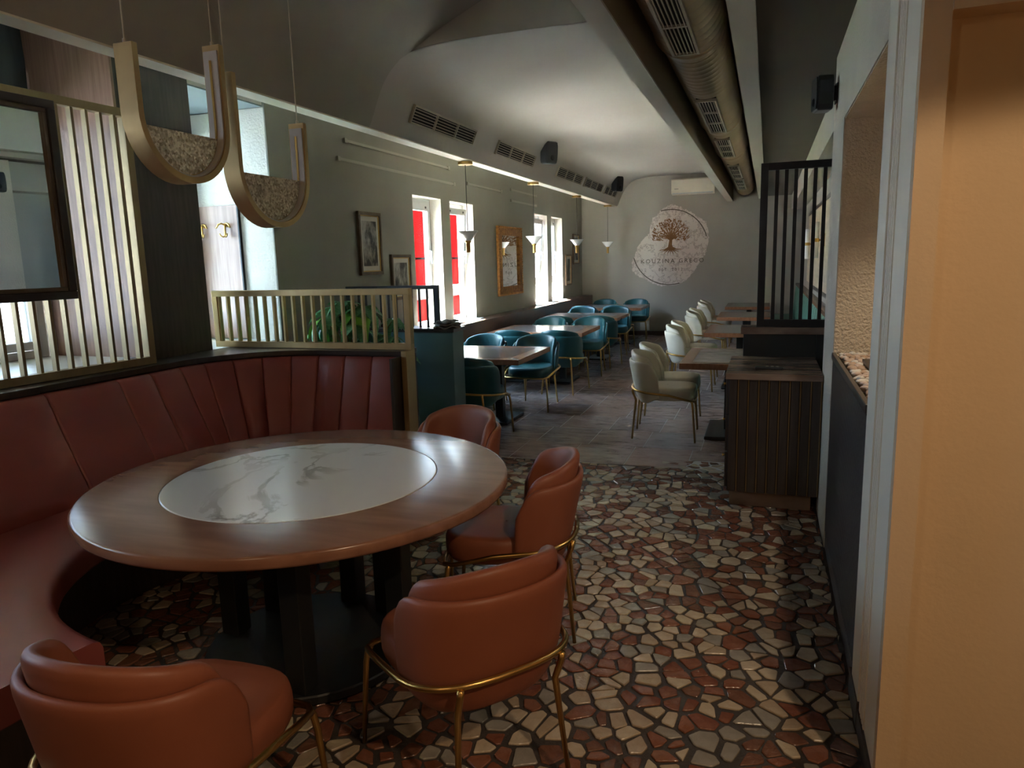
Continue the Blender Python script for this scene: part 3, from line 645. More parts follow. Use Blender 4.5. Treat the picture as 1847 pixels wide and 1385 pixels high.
# ------------------------------------------------------------------ chairs
def plan(u,a,b,yc,y1):
    # u in [0,1] from rear centre to the front end of the side; returns x,y (right side)
    Lc=1.45*(a+b-yc)*.62; Ls=max(1e-4,y1+yc); T=Lc+Ls; d=u*T
    if d<=Lc:
        th=d/Lc*PI/2; p=.78; return (a*sin(th)**p, -yc-(b-yc)*cos(th)**p)
    return (a,-yc+(d-Lc))
def shell(a,b,yc,y1,zb_,zt_,th,zfront,corner,lean,nu=14,nv=6,taper=None):
    ts=[k/nu for k in range(-nu,nu+1)]; ts=[math.copysign(abs(t)**.92,t) for t in ts]
    outer_=[];inner_=[]
    for t in ts:
        u=abs(t); zb=zb_+(zfront-zb_)*max(0,(u-.55)/.45)**2
        zt=zt_(u)
        e=1-u; 
        if e<corner[0]: zt-=corner[1]*(1-math.sqrt(max(0,1-(1-e/corner[0])**2)))
        O=[];I=[]
        for k in range(nv+1):
            z=zb+(zt-zb)*k/nv
            s=1-(taper[0]*max(0,(taper[1]-z)/.1)**1.4 if taper else 0)+.06*max(0,(z-.45)/.3)
            x,y=plan(u,a*s,b*s,yc*s,y1); y-=lean*max(0,(z-.42))*(1-.6*u)
            xi,yi=plan(u,(a-th)*s,(b-th)*s,yc*s,y1-.004); yi-=lean*max(0,(z-.42))*(1-.6*u)
            sg=1 if t>=0 else -1
            O.append((sg*x,y,z)); I.append((sg*xi,yi,z))
        outer_.append(O); inner_.append(I)
    rows=[o+[( (o[-1][0]+i[-1][0])/2,(o[-1][1]+i[-1][1])/2,o[-1][2]+th*.28)]+i[::-1]+[((o[0][0]+i[0][0])/2,(o[0][1]+i[0][1])/2,o[0][2]-.003)] for o,i in zip(outer_,inner_)]
    mb=MB(); mb.grid(rows,closed_u=True); n=len(rows[0])
    for R in (rows[0],rows[-1]):
        # close the ends with quads, outer k to inner k
        m=nv+1
        idx=list(range(n)); fs=[]
        for k in range(nv): fs.append((k,k+1,n-2-(k+1),n-2-k))
        fs.append((nv,nv+1,nv+2)); fs.append((0,n-2,n-1))
        mb.add(R,fs)
    bm=None
    return mb
def weld(o):
    bm=bmesh.new(); bm.from_mesh(o.data); bmesh.ops.remove_doubles(bm,verts=bm.verts,dist=.0004); bmesh.ops.recalc_face_normals(bm,faces=bm.faces); bm.to_mesh(o.data); bm.free()
    o.data.polygons.foreach_set('use_smooth',[True]*len(o.data.polygons))
def make_chair(name,leather,cap_h=.775):
    r=thing(name,'','chair')
    # seat cushion
    def ring(s,z,dy=0):
        P=[]
        for k in range(28):
            a=2*PI*k/28; ca,sa=cos(a),sin(a); p=.62
            x=math.copysign(abs(ca)**p,ca); y=math.copysign(abs(sa)**p,sa)
            w=.232 if y>0 else .232-.035*(-y)
            P.append((x*w*s,(.02+y*.262*s)+dy,z))
        return P
    mb=MB(); mb.grid([ring(.80,.352),ring(.96,.357),ring(1.0,.378),ring(1.005,.41),ring(1.0,.435),ring(.975,.456),ring(.93,.464),ring(.80,.467),ring(.02,.467)],closed_u=True)
    R=ring(.80,.352); mb.add(R,[tuple(range(28))])
    o=mb.build('seat',leather,r,smooth=True); weld(o)
    so=shell(.262,.268,.05,-.03,.325,lambda u:.702-.018*u*u,.030,.385,(.22,.125),.16,taper=(.15,.43)).build('outer_shell',leather,r,smooth=True,sub=1); weld(so)
    bo=shell(.231,.240,.05,-.045,.40,lambda u:cap_h-.070*u**1.6,.040,.42,(.20,.13),.16).build('back_cushion',leather,r,smooth=True,sub=1); weld(bo)
    # brass ring
    P=[]
    for t in [k/12 for k in range(-12,13)]:
        x,y=plan(abs(t),.278,.290,.05,.05); P.append((math.copysign(x,t) if t else 0,y,.455-.040*abs(t)**1.5))
    P=P+[(.266,.14,.390),(.248,.225,.366),(.215,.262,.358),(.15,.27,.357),(0,.272,.357),(-.15,.27,.357),(-.215,.262,.358),(-.248,.225,.366),(-.266,.14,.390)]
    MB().tube(P,.0105,8,closed=True).build('brass_ring',BRASS,r,smooth=True)
    for sx_ in (-1,1):
        MB().tube([(sx_*.232,.238,.363),(sx_*.240,.246,.345),(sx_*.246,.252,.30),(sx_*.262,.275,0.001)],.01,8,rs=[.0105,.0105,.0105,.008]).build('leg',BRASS,r,smooth=True)
        MB().tube([(sx_*.172,-.276,.448),(sx_*.172,-.268,.415),(sx_*.168,-.243,.350),(sx_*.195,-.275,0.001)],.01,8,rs=[.0105,.0105,.0105,.008]).build('leg',BRASS,r,smooth=True)
    return r
def place(proto,first,x,y,heading,label,group):
    o=proto if first else copy_tree(proto)
    o.location=(x,y,0); o.rotation_euler=(0,0,rad(heading-90)); tag(o,label,'chair',group); return o
oc=make_chair('leather_chair',LEA_O)
place(oc,True,-.865,1.945,142,'rust orange leather chair with its back to us, front centre before the round table','orange chairs around the round table')
place(oc,False,-1.035,2.86,194,'rust orange chair on the right of the round table, seen side on behind another','orange chairs around the round table')
place(oc,False,-1.66,3.52,254,'rust orange chair on the far side of the round table near the gold post','orange chairs around the round table')
place(oc,False,-1.405,1.30,93,'rust orange chair cut off by the lower left corner of the photo','orange chairs around the round table')
tcg='teal chairs along the slot windows'
tl=make_chair('teal_chair',LEA_T)
rows_t=[('first',6.72),('second',9.15),('third',11.40),('fourth',13.60)]
tp=[ (-2.49,6.02,90,'teal chair on the near side of the front teal table, beside the dark partition'),
 (-3.02,7.48,268,'teal chair on the far side of the front teal table, next to the window ledge'),
 (-2.41,7.49,268,'teal chair facing us across the front teal table, next to the aisle'),
 (-2.92,8.44,90,'teal chair with back to us at the second teal table, by the window ledge'),
 (-2.33,8.46,90,'teal chair with back to us at the second teal table, next to the aisle'),
 (-2.945,9.90,270,'teal chair facing us across the second teal table, by the window ledge'),
 (-2.365,9.90,270,'teal chair facing us across the second teal table, next to the aisle'),
 (-2.96,10.62,90,'teal chair with back to us at the third teal table, by the window ledge'),
 (-2.33,10.64,90,'teal chair with back to us at the third teal table, next to the aisle'),
 (-3.02,12.16,270,'teal chair facing us across the third teal table, by the window ledge'),
 (-2.43,12.16,270,'teal chair facing us across the third teal table, next to the aisle'),
 (-3.10,12.86,90,'teal chair with back to us at the last teal table, by the window ledge'),
 (-2.52,12.88,90,'teal chair with back to us at the last teal table, next to the aisle'),
 (-3.10,14.40,270,'teal chair facing us by the back wall, on the ledge side of the last table'),
 (-2.46,14.40,270,'teal chair facing us by the back wall, on the aisle side of the last table')]
for i,(x,y,h,l) in enumerate(tp): place(tl,i==0,x,y,h,l,tcg)
wc=make_chair('ivory_chair',LEA_W)
wp=[(-.835,6.49,3,'ivory leather chair nearest to us, at the first right hand table'),(-.86,7.075,2,'ivory leather chair just behind the nearest ivory one, same table'),
 (-.85,8.99,0,'ivory chair nearer to us at the second right hand table'),(-.86,9.58,0,'ivory chair further from us at the second right hand table'),
 (-.85,11.32,0,'ivory chair nearer to us at the third right hand table'),(-.86,11.90,0,'ivory chair further from us at the third right hand table'),
 (-.87,13.55,0,'ivory chair nearer to us at the last right hand table'),(-.88,14.14,0,'ivory chair by the back wall at the last right hand table')]
for i,(x,y,h,l) in enumerate(wp): place(wc,i==0,x,y,h,l,'ivory chairs along the right hand tables')

# ------------------------------------------------------------------ dining tables
def dining(name,label,group,x0,x1,y0,y1,slab,poles,bw,z=.70,rim=.12,th=.05):
    r=thing(name,label,'table',((x0+x1)/2,(y0+y1)/2,0),0,group); a=(x1-x0)/2; b=(y1-y0)/2
    for nm,pl in (('edge_board',[(-a,-b),(a,-b),(a-rim,-b+rim),(-a+rim,-b+rim)]),('edge_board',[(a,-b),(a,b),(a-rim,b-rim),(a-rim,-b+rim)]),('edge_board',[(a,b),(-a,b),(-a+rim,b-rim),(a-rim,b-rim)]),('edge_board',[(-a,b),(-a,-b),(-a+rim,-b+rim),(-a+rim,b-rim)])):
        MB().prism(pl,'z',z-th,z).build(nm,TABLEW2,r,bevel=.0025)
    MB().box(-a+rim,a-rim,-b+rim,b-rim,z-th+.004,z+.001).build('stone_inlay',slab,r)
    for (px,py) in poles:
        MB().box(px-.04,px+.04,py-.04,py+.04,.03,z-th).build('pole',BLACKM,r,bevel=.004)
        MB().box(px-bw[0],px+bw[0],py-bw[1],py+bw[1],.001,.03).build('base_plate',BLACKM,r,bevel=.006)
    return r
for nm,yc in rows_t:
    dining('dining_table',{'first':'frontmost of the teal chair tables, half hidden by the dark partition','second':'second teal chair table from the front, under the gilt framed mirror','third':'third teal chair table from the front','fourth':'teal chair table nearest the back wall'}[nm],'tables along the slot windows',-3.38,-2.13,yc-.52,yc+.52,SLAB,[(.22,.06),(-.40,.06)],(.16,.27))
for lb,yc in (('booth table nearest to us, partly behind the fluted cabinet',6.76),('second booth table from the front on the right',9.30),('third booth table from the front on the right',11.55),('booth table nearest the back wall on the right',13.80)):
    dining('dining_table',lb,'tables along the green booth',-.685,.06,yc-.55,yc+.55,SLAB2,[(.02,-.02)],(.19,.36),rim=.10)
# ------------------------------------------------------------------ dark partition with plant and napkins (left)
pt=thing('partition_stand','waist high dark teal partition with a brown top, behind the low gold screen','partition',(0,0,0))
MB().box(-3.40,-2.375,5.30,5.52,.001,1.045).build('body',TEALP,pt,bevel=.003)
MB().box(-3.42,-2.36,5.285,5.535,1.0455,1.075).build('top_board',DARKTOP,pt,bevel=.003)
ms=thing('metal_screen','low black metal bar screen standing on the left partition','screen',(0,0,0))
MB().box(-3.40,-2.535,5.395,5.425,1.39,1.42).build('top_rail',BLACKM,ms); MB().box(-2.575,-2.535,5.395,5.425,1.076,1.39).build('post',BLACKM,ms); MB().box(-3.40,-3.36,5.395,5.425,1.076,1.39).build('post',BLACKM,ms)
for k in range(10):
    x=-2.64-.072*k
    MB().box(x-.007,x+.007,5.402,5.418,1.076,1.39).build('bar',BLACKM,ms)
# napkin pile
nk=thing('napkin_pile','crumpled pile of grey cloth napkins on the left partition','napkins',(-2.445,5.355,1.0757),rad(20))
rn=random.Random(3)
for k in range(3):
    rows=[]
    for i in range(9):
        rows.append([((i-4)*.026*(1-.1*k)+rn.uniform(-.004,.004),(j-3)*.024*(1-.1*k)+rn.uniform(-.004,.004),.006+.022*k+.012*sin(i*1.3+k)*cos(j*1.1+k)+rn.uniform(0,.006)) for j in range(7)])
    mb=MB(); mb.grid(rows); o=mb.build('napkin',CLOTH,nk,smooth=True,rot=(0,0,.5*k)); md=o.modifiers.new('s','SOLIDIFY'); md.thickness=.012; md.offset=0
    mb=None
# potted plant
pl=thing('potted_plant','bushy green leafy plant between the low gold screen and the dark partition','plant',(-2.98,4.86,0))
MB().lathe([(.001,.001),(.17,.001),(.20,.05),(.24,.62),(.25,.66),(.225,.66),(.21,.60),(.001,.60)],28,cap=False).build('pot',BLACKP,pl,smooth=True)
MB().lathe([(.001,.601),(.208,.601),(.001,.615)],20,cap=False).build('soil',GROUT,pl)
rl=random.Random(5)
def leaf_mesh(L,Wd,droop,m,nm):
    rows=[]
    for i in range(9):
        t=i/8; w=Wd*(sin(PI*min(1,t**.8))**.9)*(1-.25*t)+.0008
        x=L*t*cos(droop*t*.6); z=-L*droop*.55*t*t
        rows.append([(x,-w,z+.18*w),(x,-w*.5,z+.04*w),(x,0,z-.10*w),(x,w*.5,z+.04*w),(x,w,z+.18*w)])
    mb=MB(); mb.grid(rows); me=mb.mesh(nm,m,True); return me
LV=[leaf_mesh(.21,.038,.9,GREENL,'leaf_a'),leaf_mesh(.24,.042,1.3,GREENL,'leaf_b'),leaf_mesh(.18,.036,.6,GREENL,'leaf_c')]
LY=leaf_mesh(.24,.043,1.2,GREENY,'leaf_d')
for k in range(26):
    a=rl.uniform(0,2*PI); rr=rl.uniform(.05,.34); hz=1.13+.17*(1-(rr/.36)**2)+rl.uniform(-.08,.05)
    if k>15: rr=rl.uniform(.20,.36); hz=rl.uniform(.92,1.12)
    hx,hy=rr*cos(a),rr*sin(a)*.62
    MB().tube([(hx*.15,hy*.15,.60),(hx*.45,hy*.45,(.6+hz)/2+.05),(hx,hy,hz)],.006,6,rs=[.009,.007,.004]).build('stem',STEMM,pl,smooth=True)
    n=rl.choice((5,6,6,7)); a0=rl.uniform(0,6.28)
    for j in range(n):
        az=a0+2*PI*j/n+rl.uniform(-.2,.2); me=LY if rl.random()<.10 else rl.choice(LV)
        inst('leaf',me,pl,(hx,hy,hz),(rl.uniform(-.3,.3),rl.uniform(-.15,.75),az),(rl.uniform(.8,1.1),)*3)

# ------------------------------------------------------------------ pictures and mirror on the left wall
def picture(label,y0,y1,z0,z1,fw,seed,fillet=False,tiltd=0):
    r=thing('framed_photograph',label,'picture',(XL,0,0))
    frame_parts(r,fw,FRAMEB,'frame',.004,.035,y0,y1,z0,z1)
    MB().box(.006,.016,y0+fw,y1-fw,z0+fw,z1-fw).build('mat_board',PASSE,r)
    i=fw+.035 if y1-y0>.35 else fw+.028
    o=MB().box(.0162,.018,y0+i+.012,y1-i-.012,z0+i+.02,z1-i-.02).build('photo_print',photo_print('monochrome_print',seed),r)
    frame_parts(r,.010,GOLDIN,'gold_fillet',.012,.026,y0+fw,y1-fw,z0+fw,z1-fw)
    return r
picture('tall black and white photograph in a bronze frame, hanging higher, left of the slot windows',6.14,6.565,1.499,2.106,.032,1.3)
picture('lower black and white photograph in a bronze frame next to the first slot window',6.748,7.185,1.222,1.698,.032,4.1)
picture('small dark framed print on the left wall, lower of the far pair',13.695,14.12,1.096,1.693,.03,7.7)
picture('small dark framed print on the left wall, higher of the far pair near the corner',14.29,14.77,1.497,2.10,.03,9.2)
gm=thing('gilt_mirror','tall mirror in a carved orange gilt frame between the slot windows, reflecting the wall emblem','mirror',(XL,0,0))
frame_parts(gm,.135,GILT,'frame',.004,.045,9.935,10.985,1.088,2.107)
mb=MB()
for k in range(28):
    for yy in (9.955,10.965): mb.lathe([(.001,0),(.016,.004),(.012,.012),(.001,.016)],8,(.045,yy,1.11+k*.0362),axis='x')
for k in range(27):
    for zz in (1.108,2.087): mb.lathe([(.001,0),(.016,.004),(.012,.012),(.001,.016)],8,(.045,9.99+k*.0362,zz),axis='x')
mb.build('beading',GILT,gm,smooth=True)
MB().box(.006,.02,9.935+.13,10.985-.13,1.088+.08,2.107-.08).build('mirror_glass',MIRR,gm)

# ------------------------------------------------------------------ wall emblem on the back wall
em=thing('wall_emblem','round restaurant emblem with tree and lettering on distressed white plaster, back wall','wall emblem',(0,15.0995,0))
OUT=[(-1.84,2.63),(-1.72,2.59),(-1.62,2.54),(-1.49,2.48),(-1.4,2.4),(-1.33,2.36),(-1.25,2.31),(-1.18,2.27),(-1.16,2.17),(-1.12,2.04),(-1.12,1.83),(-1.16,1.69),(-1.21,1.58),(-1.29,1.48),(-1.37,1.34),(-1.46,1.21),(-1.55,1.11),(-1.7,1.05),(-1.84,1.02),(-2.04,1.01),(-2.22,1.06),(-2.38,1.16),(-2.55,1.23),(-2.64,1.35),(-2.66,1.5),(-2.59,1.65),(-2.54,1.79),(-2.46,1.92),(-2.31,2.06),(-2.29,2.14),(-2.26,2.29),(-2.23,2.38),(-2.13,2.42),(-2.07,2.53),(-1.94,2.6)]
re_=random.Random(2); rag=[]
for i,p in enumerate(OUT):
    q=OUT[(i+1)%len(OUT)]
    for k in range(5):
        t=k/5; rag.append((p[0]+(q[0]-p[0])*t+re_.uniform(-.014,.014),p[1]+(q[1]-p[1])*t+re_.uniform(-.014,.014)))
MB().prism(rag,'y',-.006,0.0).build('plaster_patch',PATCH,em)
def ribbon(P,w,y=-.0085):
    mb=MB(); rows=[]
    for i,p in enumerate(P):
        a=P[max(0,i-1)]; b=P[min(len(P)-1,i+1)]; dx,dz=b[0]-a[0],b[1]-a[1]; l=math.hypot(dx,dz); n=(-dz/l,dx/l); ww=w[i] if isinstance(w,list) else w
        rows.append([(p[0]+n[0]*ww,y,p[1]+n[1]*ww),(p[0]-n[0]*ww,y,p[1]-n[1]*ww),(p[0]-n[0]*ww,-.0061,p[1]-n[1]*ww),(p[0]+n[0]*ww,-.0061,p[1]+n[1]*ww)])
    mb.grid(rows,closed_u=True); return mb
ec=(-1.885,1.785); er=.748
ribbon([(ec[0]+er*cos(rad(a)),ec[1]+er*sin(rad(a))) for a in np.linspace(104,15,30)],.009).build('emblem_arc',LOGOD,em)
ribbon([(ec[0]+er*cos(rad(a)),ec[1]+er*sin(rad(a))) for a in np.linspace(195,286,30)],.009).build('emblem_arc',LOGOD,em)
def lettering(body,size,x,z,sp,m):
    me=text_mesh(body,size,.0015,spacing=sp); me.materials.append(m); inst('lettering',me,em,(x,-.0076,z),(rad(90),0,0))
lettering('KOUZINA GRECO',.118,-1.835,1.475,1.42,LOGOD); lettering('EST. 2012',.080,-1.86,1.315,1.5,LOGOD)
# tree: trunk, roots, boughs, leaves
tr=MB()
def ribs(P,w):
    r=ribbon(P,w,-.0088); tr.add(r.v,r.f)
ribs([(-1.868,1.76),(-1.872,1.84),(-1.862,1.92),(-1.85,2.0)],[.052,.036,.03,.026])
for dx,dz in ((-.235,-.045),(-.19,-.085),(-.13,-.115),(-.06,-.135),(.0,-.125),(.06,-.14),(.12,-.115),(.17,-.085),(.235,-.03)):
    ribs([(-1.868+dx*.12,1.785),(-1.868+dx*.5,1.755+dz*.35),(-1.868+dx*.8,1.755+dz*.62+.008),(-1.868+dx,1.765+dz)],[.018,.011,.006,.002])
for dx,dz in ((-.30,-.03),(-.28,.06),(-.22,.15),(-.14,.22),(-.05,.26),(.05,.27),(.14,.22),(.22,.15),(.28,.07),(.30,-.02)):
    ribs([(-1.862,1.93),(-1.862+dx*.35,2.0+dz*.3),(-1.862+dx*.7,2.04+dz*.65),(-1.862+dx,2.05+dz)],[.018,.012,.008,.004])
tr.build('emblem_tree',LOGOB,em)
lf=MB(); rt=random.Random(9); n=0
while n<330:
    x=rt.uniform(-.36,.36); z=rt.uniform(-.13,.30)
    top=.30*math.sqrt(max(0,1-(x/.36)**2)); 
    if z>top or z<-.10+.0*abs(x)-.05*abs(x)/.36: continue
    if abs(x)<.07 and z<-.06: continue
    a=math.atan2(z+.15,x)+rt.uniform(-.9,.9); L=rt.uniform(.020,.030); wd=.0085; cx,cz=-1.866+x,2.045+z; ca,sa=cos(a),sin(a)
    pts=[(-L,0),(-L*.3,wd),(L*.5,wd*.7),(L,0),(L*.5,-wd*.7),(-L*.3,-wd)]
    lf.prism([(cx+p*ca-q*sa,cz+p*sa+q*ca) for p,q in pts],'y',-.009,-.0061); n+=1
tag(lf.build('emblem_leaves',LOGOB,em),kind='stuff')

# ------------------------------------------------------------------ air conditioner, service cover
ac_=thing('air_conditioner','white split air conditioner high on the back wall','air conditioner',(-1.42,15.098,2.80))
MB().prism([(0,0),(-.17,0.02),(-.20,.07),(-.20,.28),(-.18,.305),(0,.305)],'x',-.42,.40).build('housing',WHITEP,ac_,bevel=.006)
MB().box(-.40,.38,-.195,-.15,.012,.03).build('louver',PVC,ac_)
MB().box(-.36,-.28,-.2035,-.2005,.10,.115).build('badge',GRILL,ac_)
pb=MB(); pb.box(-2.47,-2.28,15.06,15.098,.10,.36)
for k in range(7): pb.box(-2.46,-2.29,15.055,15.061,.125+k*.033,.14+k*.033)
tag(pb.build('wall_heater',WHITEP,bevel=.003),'small white ribbed heater low on the back wall behind a teal chair','heater')

# ------------------------------------------------------------------ soffit vents, speakers, small pendants
NV=Vector((-.12,0,.30)).normalized()   # placeholder for the slope of the cove face
sl_ang=math.atan2(.13,.30)            # face leans outwards with height
def vent(label,y0,y1,zc=2.845,nsec=3):
    x=-2.865
    r=thing('ceiling_vent',label,'air vent',(x,(y0+y1)/2,zc),0,'vents along the ceiling soffit'); r.rotation_euler=(0,sl_ang,0)
    w=(y1-y0)/2; h=.078; f=.016
    MB().box(.0,.008,-w+.004,w-.004,-h+.004,h-.004).build('back_plate',VOID,r)
    mb=MB(); mb.box(.002,.026,-w,w,-h,-h+f); mb.box(.002,.026,-w,w,h-f,h); mb.box(.002,.026,-w,-w+f,-h+f,h-f); mb.box(.002,.026,w-f,w,-h+f,h-f)
    for k in range(1,nsec): yy=-w+2*w*k/nsec; mb.box(.004,.025,yy-.010,yy+.010,-h+f,h-f)
    mb.build('frame',GRILL,r,bevel=.002)
    for k in range(5):
        zz=-h+f+(2*h-2*f)*(k+.5+.0)/5
        MB().box(.010,.020,-w+f,w-f,zz-.004,zz+.004).build('slat',GRILL,r)
vent('largest slotted vent on the soffit, nearest to us',5.72,7.10)
vent('slotted vent on the soffit just before the first black speaker',7.76,9.12)
vent('slotted vent on the soffit after the first black speaker',10.22,11.66)
vent('slotted vent on the soffit just before the far black speaker',11.88,13.20)
vent('slotted vent on the soffit under the far black speaker',13.42,14.5)
def speaker(label,loc,rot,s=1.0):
    r=thing('wall_speaker',label,'speaker',loc,0,None); r.rotation_euler=rot
    prof=[(-.075,-.12),(.075,-.12),(.085,-.08),(.088,.0),(.085,.08),(.075,.12),(-.075,.12),(-.085,.08),(-.088,0),(-.085,-.08)]
    prof=[(a*s,b*s) for a,b in prof]
    MB().prism(prof,'x',.04*s,.15*s).build('cabinet',BLACKP,r,bevel=.014*s)
    MB().prism([(a*.9,b*.92) for a,b in prof],'x',.1502*s,.158*s).build('grille_cover',BLACKM,r,bevel=.006*s)
    mb=MB(); mb.box(-.0,.042*s,-.02*s,.02*s,-.05*s,.05*s); mb.box(.0,.008*s,-.035*s,.035*s,-.07*s,.07*s); mb.build('bracket',BLACKM,r)
    MB().lathe([(.001,0),(.03*s,0),(.02*s,.008*s),(.001,.01*s)],16,(.158*s,0,-.055*s),axis='x').build('driver',VOID,r)
    return r
speaker('black box speaker on the soffit over the second small pendant',(-2.80,9.35,2.97),(0,rad(5),rad(-30)),1.15)
speaker('far black box speaker on the soffit, near the back wall',(-2.80,13.90,2.98),(0,rad(5),rad(-30)),1.15)
speaker('black speaker on the right hand pier beside the black bar screen',(.338,4.62,2.475),(0,0,rad(190)),.78)
for o_ in (): pass
def cup_lamp(label,y):
    r=thing('cone_pendant',label,'pendant lamp',(-3.03,y,0),0,'small pendants hanging under the soffit')
    MB().lathe([(.001,2.606),(.075,2.606),(.078,2.612),(.078,2.636),(.001,2.6385)],24,cap=False).build('canopy',BRASS,r,smooth=False)
    MB().tube([(0,0,2.607),(0,0,1.88)],.004,6).build('cord',BLACKM,r)
    MB().lathe([(.03,1.822),(.036,1.825),(.112,1.918),(.116,1.925),(.109,1.925),(.03,1.832)],28,cap=False).build('shade',LAMPW,r,smooth=True)
    MB().lathe([(.001,1.70),(.024,1.70),(.024,1.80),(.034,1.806),(.034,1.824),(.012,1.828),(.010,1.90),(.001,1.90)],18,cap=False).build('stem',BRASS,r,smooth=False)
for l,y in (('small white cone pendant nearest to us, in front of the slot windows',7.26),('small white cone pendant second from us, beside the gilt mirror',9.615),('small white cone pendant third from us, in front of small framed prints',12.0),('small white cone pendant furthest from us, near the back wall',14.5)): cup_lamp(l,y)

# ------------------------------------------------------------------ spiral duct
dk=thing('air_duct','long round galvanised ventilation duct with grilles between the two ceiling beams','air duct',(-.455,0,2.90))
def duct_seg(y0,y1,r):
    prof=[]; y=y0
    while y<y1-.001:
        prof+=[(r,y),(r,y+.085),(r+.004,y+.09),(r+.004,y+.097),(r,y+.10)] if y+.1<y1 else [(r,y)]
        y+=.1
    prof.append((r,y1))
    return MB().lathe(prof,40,axis='y')
segs=[(-2.8,4.45,.196),(4.5,7.25,.187),(7.30,9.3,.180),(9.35,15.05,.165)]
for a,b,r in segs: duct_seg(a,b,r).build('duct_tube',DUCTM,dk,smooth=True).modifiers.new('e','EDGE_SPLIT').split_angle=rad(45)
for y,ra,rb in ((4.45,.196,.187),(7.25,.187,.180),(9.3,.180,.165)):
    MB().lathe([(ra+.008,y-.05),(ra+.012,y-.03),(ra+.004,y+.02),(rb+.010,y+.06),(rb+.012,y+.08),(rb+.002,y+.12)],40,axis='y').build('collar',DUCTM,dk,smooth=True)
def duct_grille(y0,y1,r,nsec):
    ang=rad(1)         # looks down and a little to the left
    g=bpy.data.objects.new('grille',None)
    mb=MB(); L=(y1-y0); h=.074; f=.015; x0=r-.004
    mb.box(-h,h,0,f,-x0-.022,-x0); mb.box(-h,h,L-f,L,-x0-.022,-x0); mb.box(-h,-h+f,f,L-f,-x0-.022,-x0); mb.box(h-f,h,f,L-f,-x0-.022,-x0)
    for k in range(1,nsec): mb.box(-h+f,h-f,L*k/nsec-.012,L*k/nsec+.012,-x0-.02,-x0)
    fr=mb.build('grille_frame',GRILL,dk,bevel=.002,loc=(0,y0,0),rot=(0,ang,0))
    MB().box(-h+.004,h-.004,.004,L-.004,-x0-.008,-x0+.01).build('grille_back',VOID,fr)
    for k in range(6):
        xx=-h+f+(2*h-2*f)*(k+.5)/6
        MB().box(xx-.0025,xx+.0025,f,L-f,-x0-.019,-x0-.011).build('grille_slat',GRILL,fr)
for a,b,r,n in ((2.75,4.30,.196,3),(5.65,7.10,.187,3),(7.60,8.95,.180,3),(10.0,11.6,.165,3),(11.9,13.6,.165,3)): duct_grille(a,b,r,n)

# ------------------------------------------------------------------ right side: fluted cabinet, partition, black screen, planter
cb=thing('fluted_cabinet','dark fluted service cabinet with brass inlays and a wooden top','cabinet',(0,0,0))
MB().box(-.19,.30,4.70,5.40,.001,.115).build('plinth',CABTOP,cb)
MB().box(-.205,.332,4.635,5.42,.115,.838).build('body',mat('cabinet_black_oak',(0.020,0.017,0.016),0.5,col2=(0.032,0.027,0.024),nscale=4,stretch=(12,12,1)),cb,bevel=.003)
MB().box(-.225,.336,4.605,5.43,.8385,.878).build('top_board',CABTOP,cb,bevel=.003)
me1=MB().box(-.0225,.0225,-.016,0,0,.72).mesh('flute',DARKW); me2=MB().box(-.0035,.0035,-.009,0,0,.72).mesh('inlay',BRASSMD)
for k in range(9):
    x=-.205+.06*k; inst('flute',me1,cb,(x+.028,4.634,.117)); 
    if k<8 or True: inst('brass_inlay',me2,cb,(x+.058 if k<8 else .3305,4.634,.117))
for z0,z1 in ((.13,.36),(.37,.60),(.61,.83)):
    d=MB().box(-.222,-.2055,4.66,5.40,z0,z1).build('drawer',DARKW,cb,bevel=.003)
    MB().lathe([(.001,0),(.010,0),(.006,-.012),(.012,-.02),(.001,-.024)],12,(-.222,4.80,(z0+z1)/2+.06),axis='x').build('knob',BRASS,d,smooth=True)
rc=thing('remote_control','black remote control lying on the wooden cabinet top','remote control',(.03,4.80,.8785),rad(-4))
MB().box(-.085,.085,-.022,.022,0.0004,.018).build('body',BLACKP,rc,bevel=.006)
for i in range(3):
    for j in range(2): MB().box(-.02+i*.03,-.004+i*.03,-.012+j*.014,-.002+j*.014,.0182,.021).build('button',GRILL,rc)
pr=thing('booth_partition','dark partition with a brown cap closing the near end of the green booth','partition',(0,0,0))
MB().box(-.148,XR-.002,5.45,5.58,.001,1.035).build('body',TEALD,pr,bevel=.003); MB().box(.3385,.615,5.45,5.58,.001,1.035).build('body',TEALD,pr)
MB().box(-.168,.616,5.43,5.60,1.0355,1.085).build('cap_board',CABTOP,pr,bevel=.003)
bs=thing('bar_screen','tall black metal bar screen standing on the right hand partition','screen',(0,0,0))
ZA,ZB=1.0855,2.222; MB().box(-.062,-.012,5.49,5.54,ZA,ZB).build('post',BLACKM,bs,bevel=.002); MB().box(.565,.615,5.49,5.54,ZA,ZB).build('post',BLACKM,bs,bevel=.002)
MB().box(-.012,.565,5.49,5.54,ZB-.05,ZB).build('top_rail',BLACKM,bs); MB().box(-.012,.565,5.49,5.54,ZA,ZA+.05).build('bottom_rail',BLACKM,bs)
bm_=MB().box(-.012,.012,-.012,.012,0,ZB-ZA-.1).mesh('bar',BLACKM)
for k in range(9): inst('bar',bm_,bs,(.045+.0618*k,5.515,ZA+.05))
